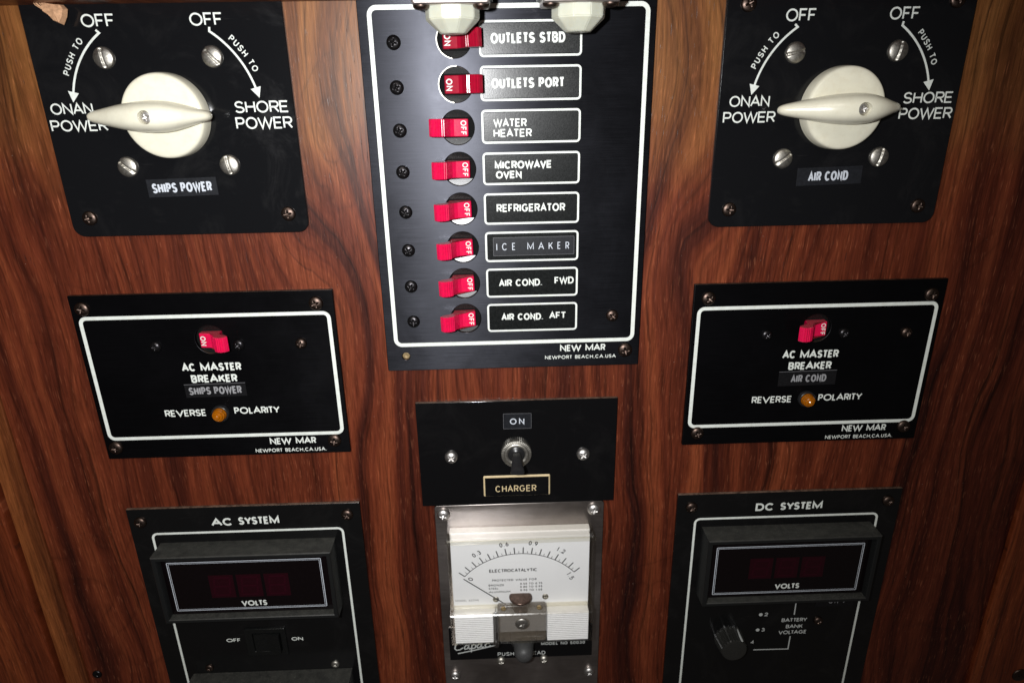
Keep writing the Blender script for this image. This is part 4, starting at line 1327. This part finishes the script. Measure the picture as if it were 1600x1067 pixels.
        obj('ribbed_apron', mesh(V, F), 'ribbed', ins)
    dt2 = lambda s, a, yy, b: text(ins, s, X(a), Y(yy), X(b), 1.1, 'ink_grey', .2, 'F', .2, 10.2)
    # clear cover: window part and deeper lower band, each a thin real shell
    def shell(name, xa, ya, xb, yb_, z0, z1, slope, mat):
        bm = bmesh.new()
        def lp(i, z, top=0):
            return [bm.verts.new(p) for p in ((X(xa) + i, Y(ya) + i, z), (X(xb) - i, Y(ya) + i, z), (X(xb) - i, Y(yb_) - i - top, z), (X(xa) + i, Y(yb_) - i - top, z))]
        a, b, c = lp(0, z0), lp(slope, z1 - .6, 0), lp(slope + .6, z1, 0)
        for p, q in ((a, b), (b, c)):
            for k in range(4):
                bm.faces.new((p[k], p[(k + 1) % 4], q[(k + 1) % 4], q[k]))
        side = from_bm(bm)
        o = obj(name, side, 'cover_edge', ins)
        zz = z1
        obj('pane', mesh([(X(xa) + slope + .6, Y(ya) + slope + .6, zz), (X(xb) - slope - .6, Y(ya) + slope + .6, zz),
                          (X(xb) - slope - .6, Y(yb_) - slope - .6, zz), (X(xa) + slope + .6, Y(yb_) - slope - .6, zz)], [(0, 1, 2, 3)]), mat, o)
        return o
    shell('cover', x0, -227.2, x1, yt, -0.8, D, 0.2, 'cover')
    shell('cover_band', x0 - .3, -250.4, x1 + .3, -227.4, -0.8, D + 4.2, 0.3, 'cover')
    # solid clear ridge along the top edge
    obj('cover_ridge', box(X(x0 - .8), Y(yt - 1.9), D + .1, X(x1 + .8), Y(yt + .6), D + 1.6, 0.5, 2), 'cover', ins)
    obj('added_glare_rib', lathe([(1.7, -12), (1.7, 12)], 20), 'glare_rib', ins, (X(-10.4), Y(-239), D + 4.0), (PI / 2, 0, 0))  # clear rib added to throw a bright vertical glare strip
meter()

# ------------------------------------------------------------------ nylon catches under the shelf
def nut(x, label, tilt):
    t = root('nylon_fitting', x, 100.2, 20, label, 'fitting', 'milky nylon fittings under the shelf')
    # local: x right, y up, z out. axis of the fitting runs down -y
    n = 10
    prof = [(10.8, -1.5), (11.4, -2.0), (11.4, -10.4), (5.6, -15.6), (5.2, -15.8), (0.01, -15.8)]
    V, F = [], []
    for r, y in prof:
        for j in range(n):
            a = 2 * PI * (j + .5) / n + PI / 2
            V.append((r * math.cos(a), y, r * math.sin(a)))
    for i in range(len(prof) - 1):
        for j in range(n):
            a = i * n + j; b = i * n + (j + 1) % n
            F.append((a, b, b + n, a + n))
    bm = bmesh.new()
    me = mesh(V, F); bm.from_mesh(me)
    bmesh.ops.scale(bm, vec=(1000,) * 3, verts=bm.verts)
    bmesh.ops.bevel(bm, geom=[e for e in bm.edges if e.calc_length() > 1.0], offset=.35, segments=2, affect='EDGES')
    nm = from_bm(bm)
    obj('nut', nm, 'nylon', t, (0, 0, 0), (0, tilt, 0))
    fl = obj('flange', box(-15.8, -5.6, -11, 15.8, -2.6, 12, 1.2, 3), 'flange', t)
    obj('base', box(-17, -2.7, -13, 17, -0.1, 13, .6, 2), 'bk_plastic', t)
    for sx in (-12.2, 12.2):
        sm = screw_mesh(3.4, 1.9, 'cross'); 
        o = obj('flange_screw', sm, 'bronze', t, (sx, -5.5, 7.5), (PI / 2, 0, 0))
nut(-20.3, 'left of two milky nylon nuts on metal flanges, over the top red breaker', 0.0)
nut(32.6, 'right of two milky nylon nuts on metal flanges, over the OUTLETS STBD label', 0.03)

# ------------------------------------------------------------------ loose bits
def splinter():
    t = root('wood_splinter', -192.0, 98.0, 5, 'torn chip of raw wood hanging at the top left corner', 'wood chip')
    o2 = [(-5.0, 1.2), (-3.2, 2.4), (0.5, 1.8), (3.4, 1.6), (4.9, -0.2), (3.6, -3.2), (1.6, -6.2), (0.6, -5.6), (-1.2, -5.0), (-3.0, -2.6), (-4.8, -1.0)]
    V = [(x, y, -1.2 + random.uniform(-.3, .3)) for x, y in o2] + [(x * .9, y * .9, 1.4 + random.uniform(-.5, .5)) for x, y in o2]
    n = len(o2)
    V += [(0.4, -1.2, 2.3)]
    F = [(i, (i + 1) % n, n + (i + 1) % n, n + i) for i in range(n)] + [(n + i, n + (i + 1) % n, 2 * n) for i in range(n)] + [tuple(range(n))[::-1]]
    obj('chip', mesh(V, F), 'splinter', t)
    # frayed fibres holding it
    F_ = []
    for k in range(9):
        xx = -7.5 + k * .55
        F_.append([(xx - 1.5 + random.uniform(-.8, .8), 3.6), (xx + random.uniform(-.5, .5), 1.6), (-4.2 + random.uniform(-.6, .6), -0.3)])
    obj('fibres', ribbons(F_, 0.35), 'splinter', t, (0, 0, .4))
splinter()

for x, y, w, lab in ((-265.5, -281.3, -2.2, 'small dark screw in the wood at the bottom left'),
                     (338.5, -309.0, 0.5, 'dull round screw in the red wood at the bottom right corner')):
    t = root('wood_screw', x, y, w, lab, 'screw')
    screw(t, 0, 0, 2.9 if x < 0 else 5.0, 1.4, 'blackscrew' if x < 0 else 'bronze', 'cross', name='head')
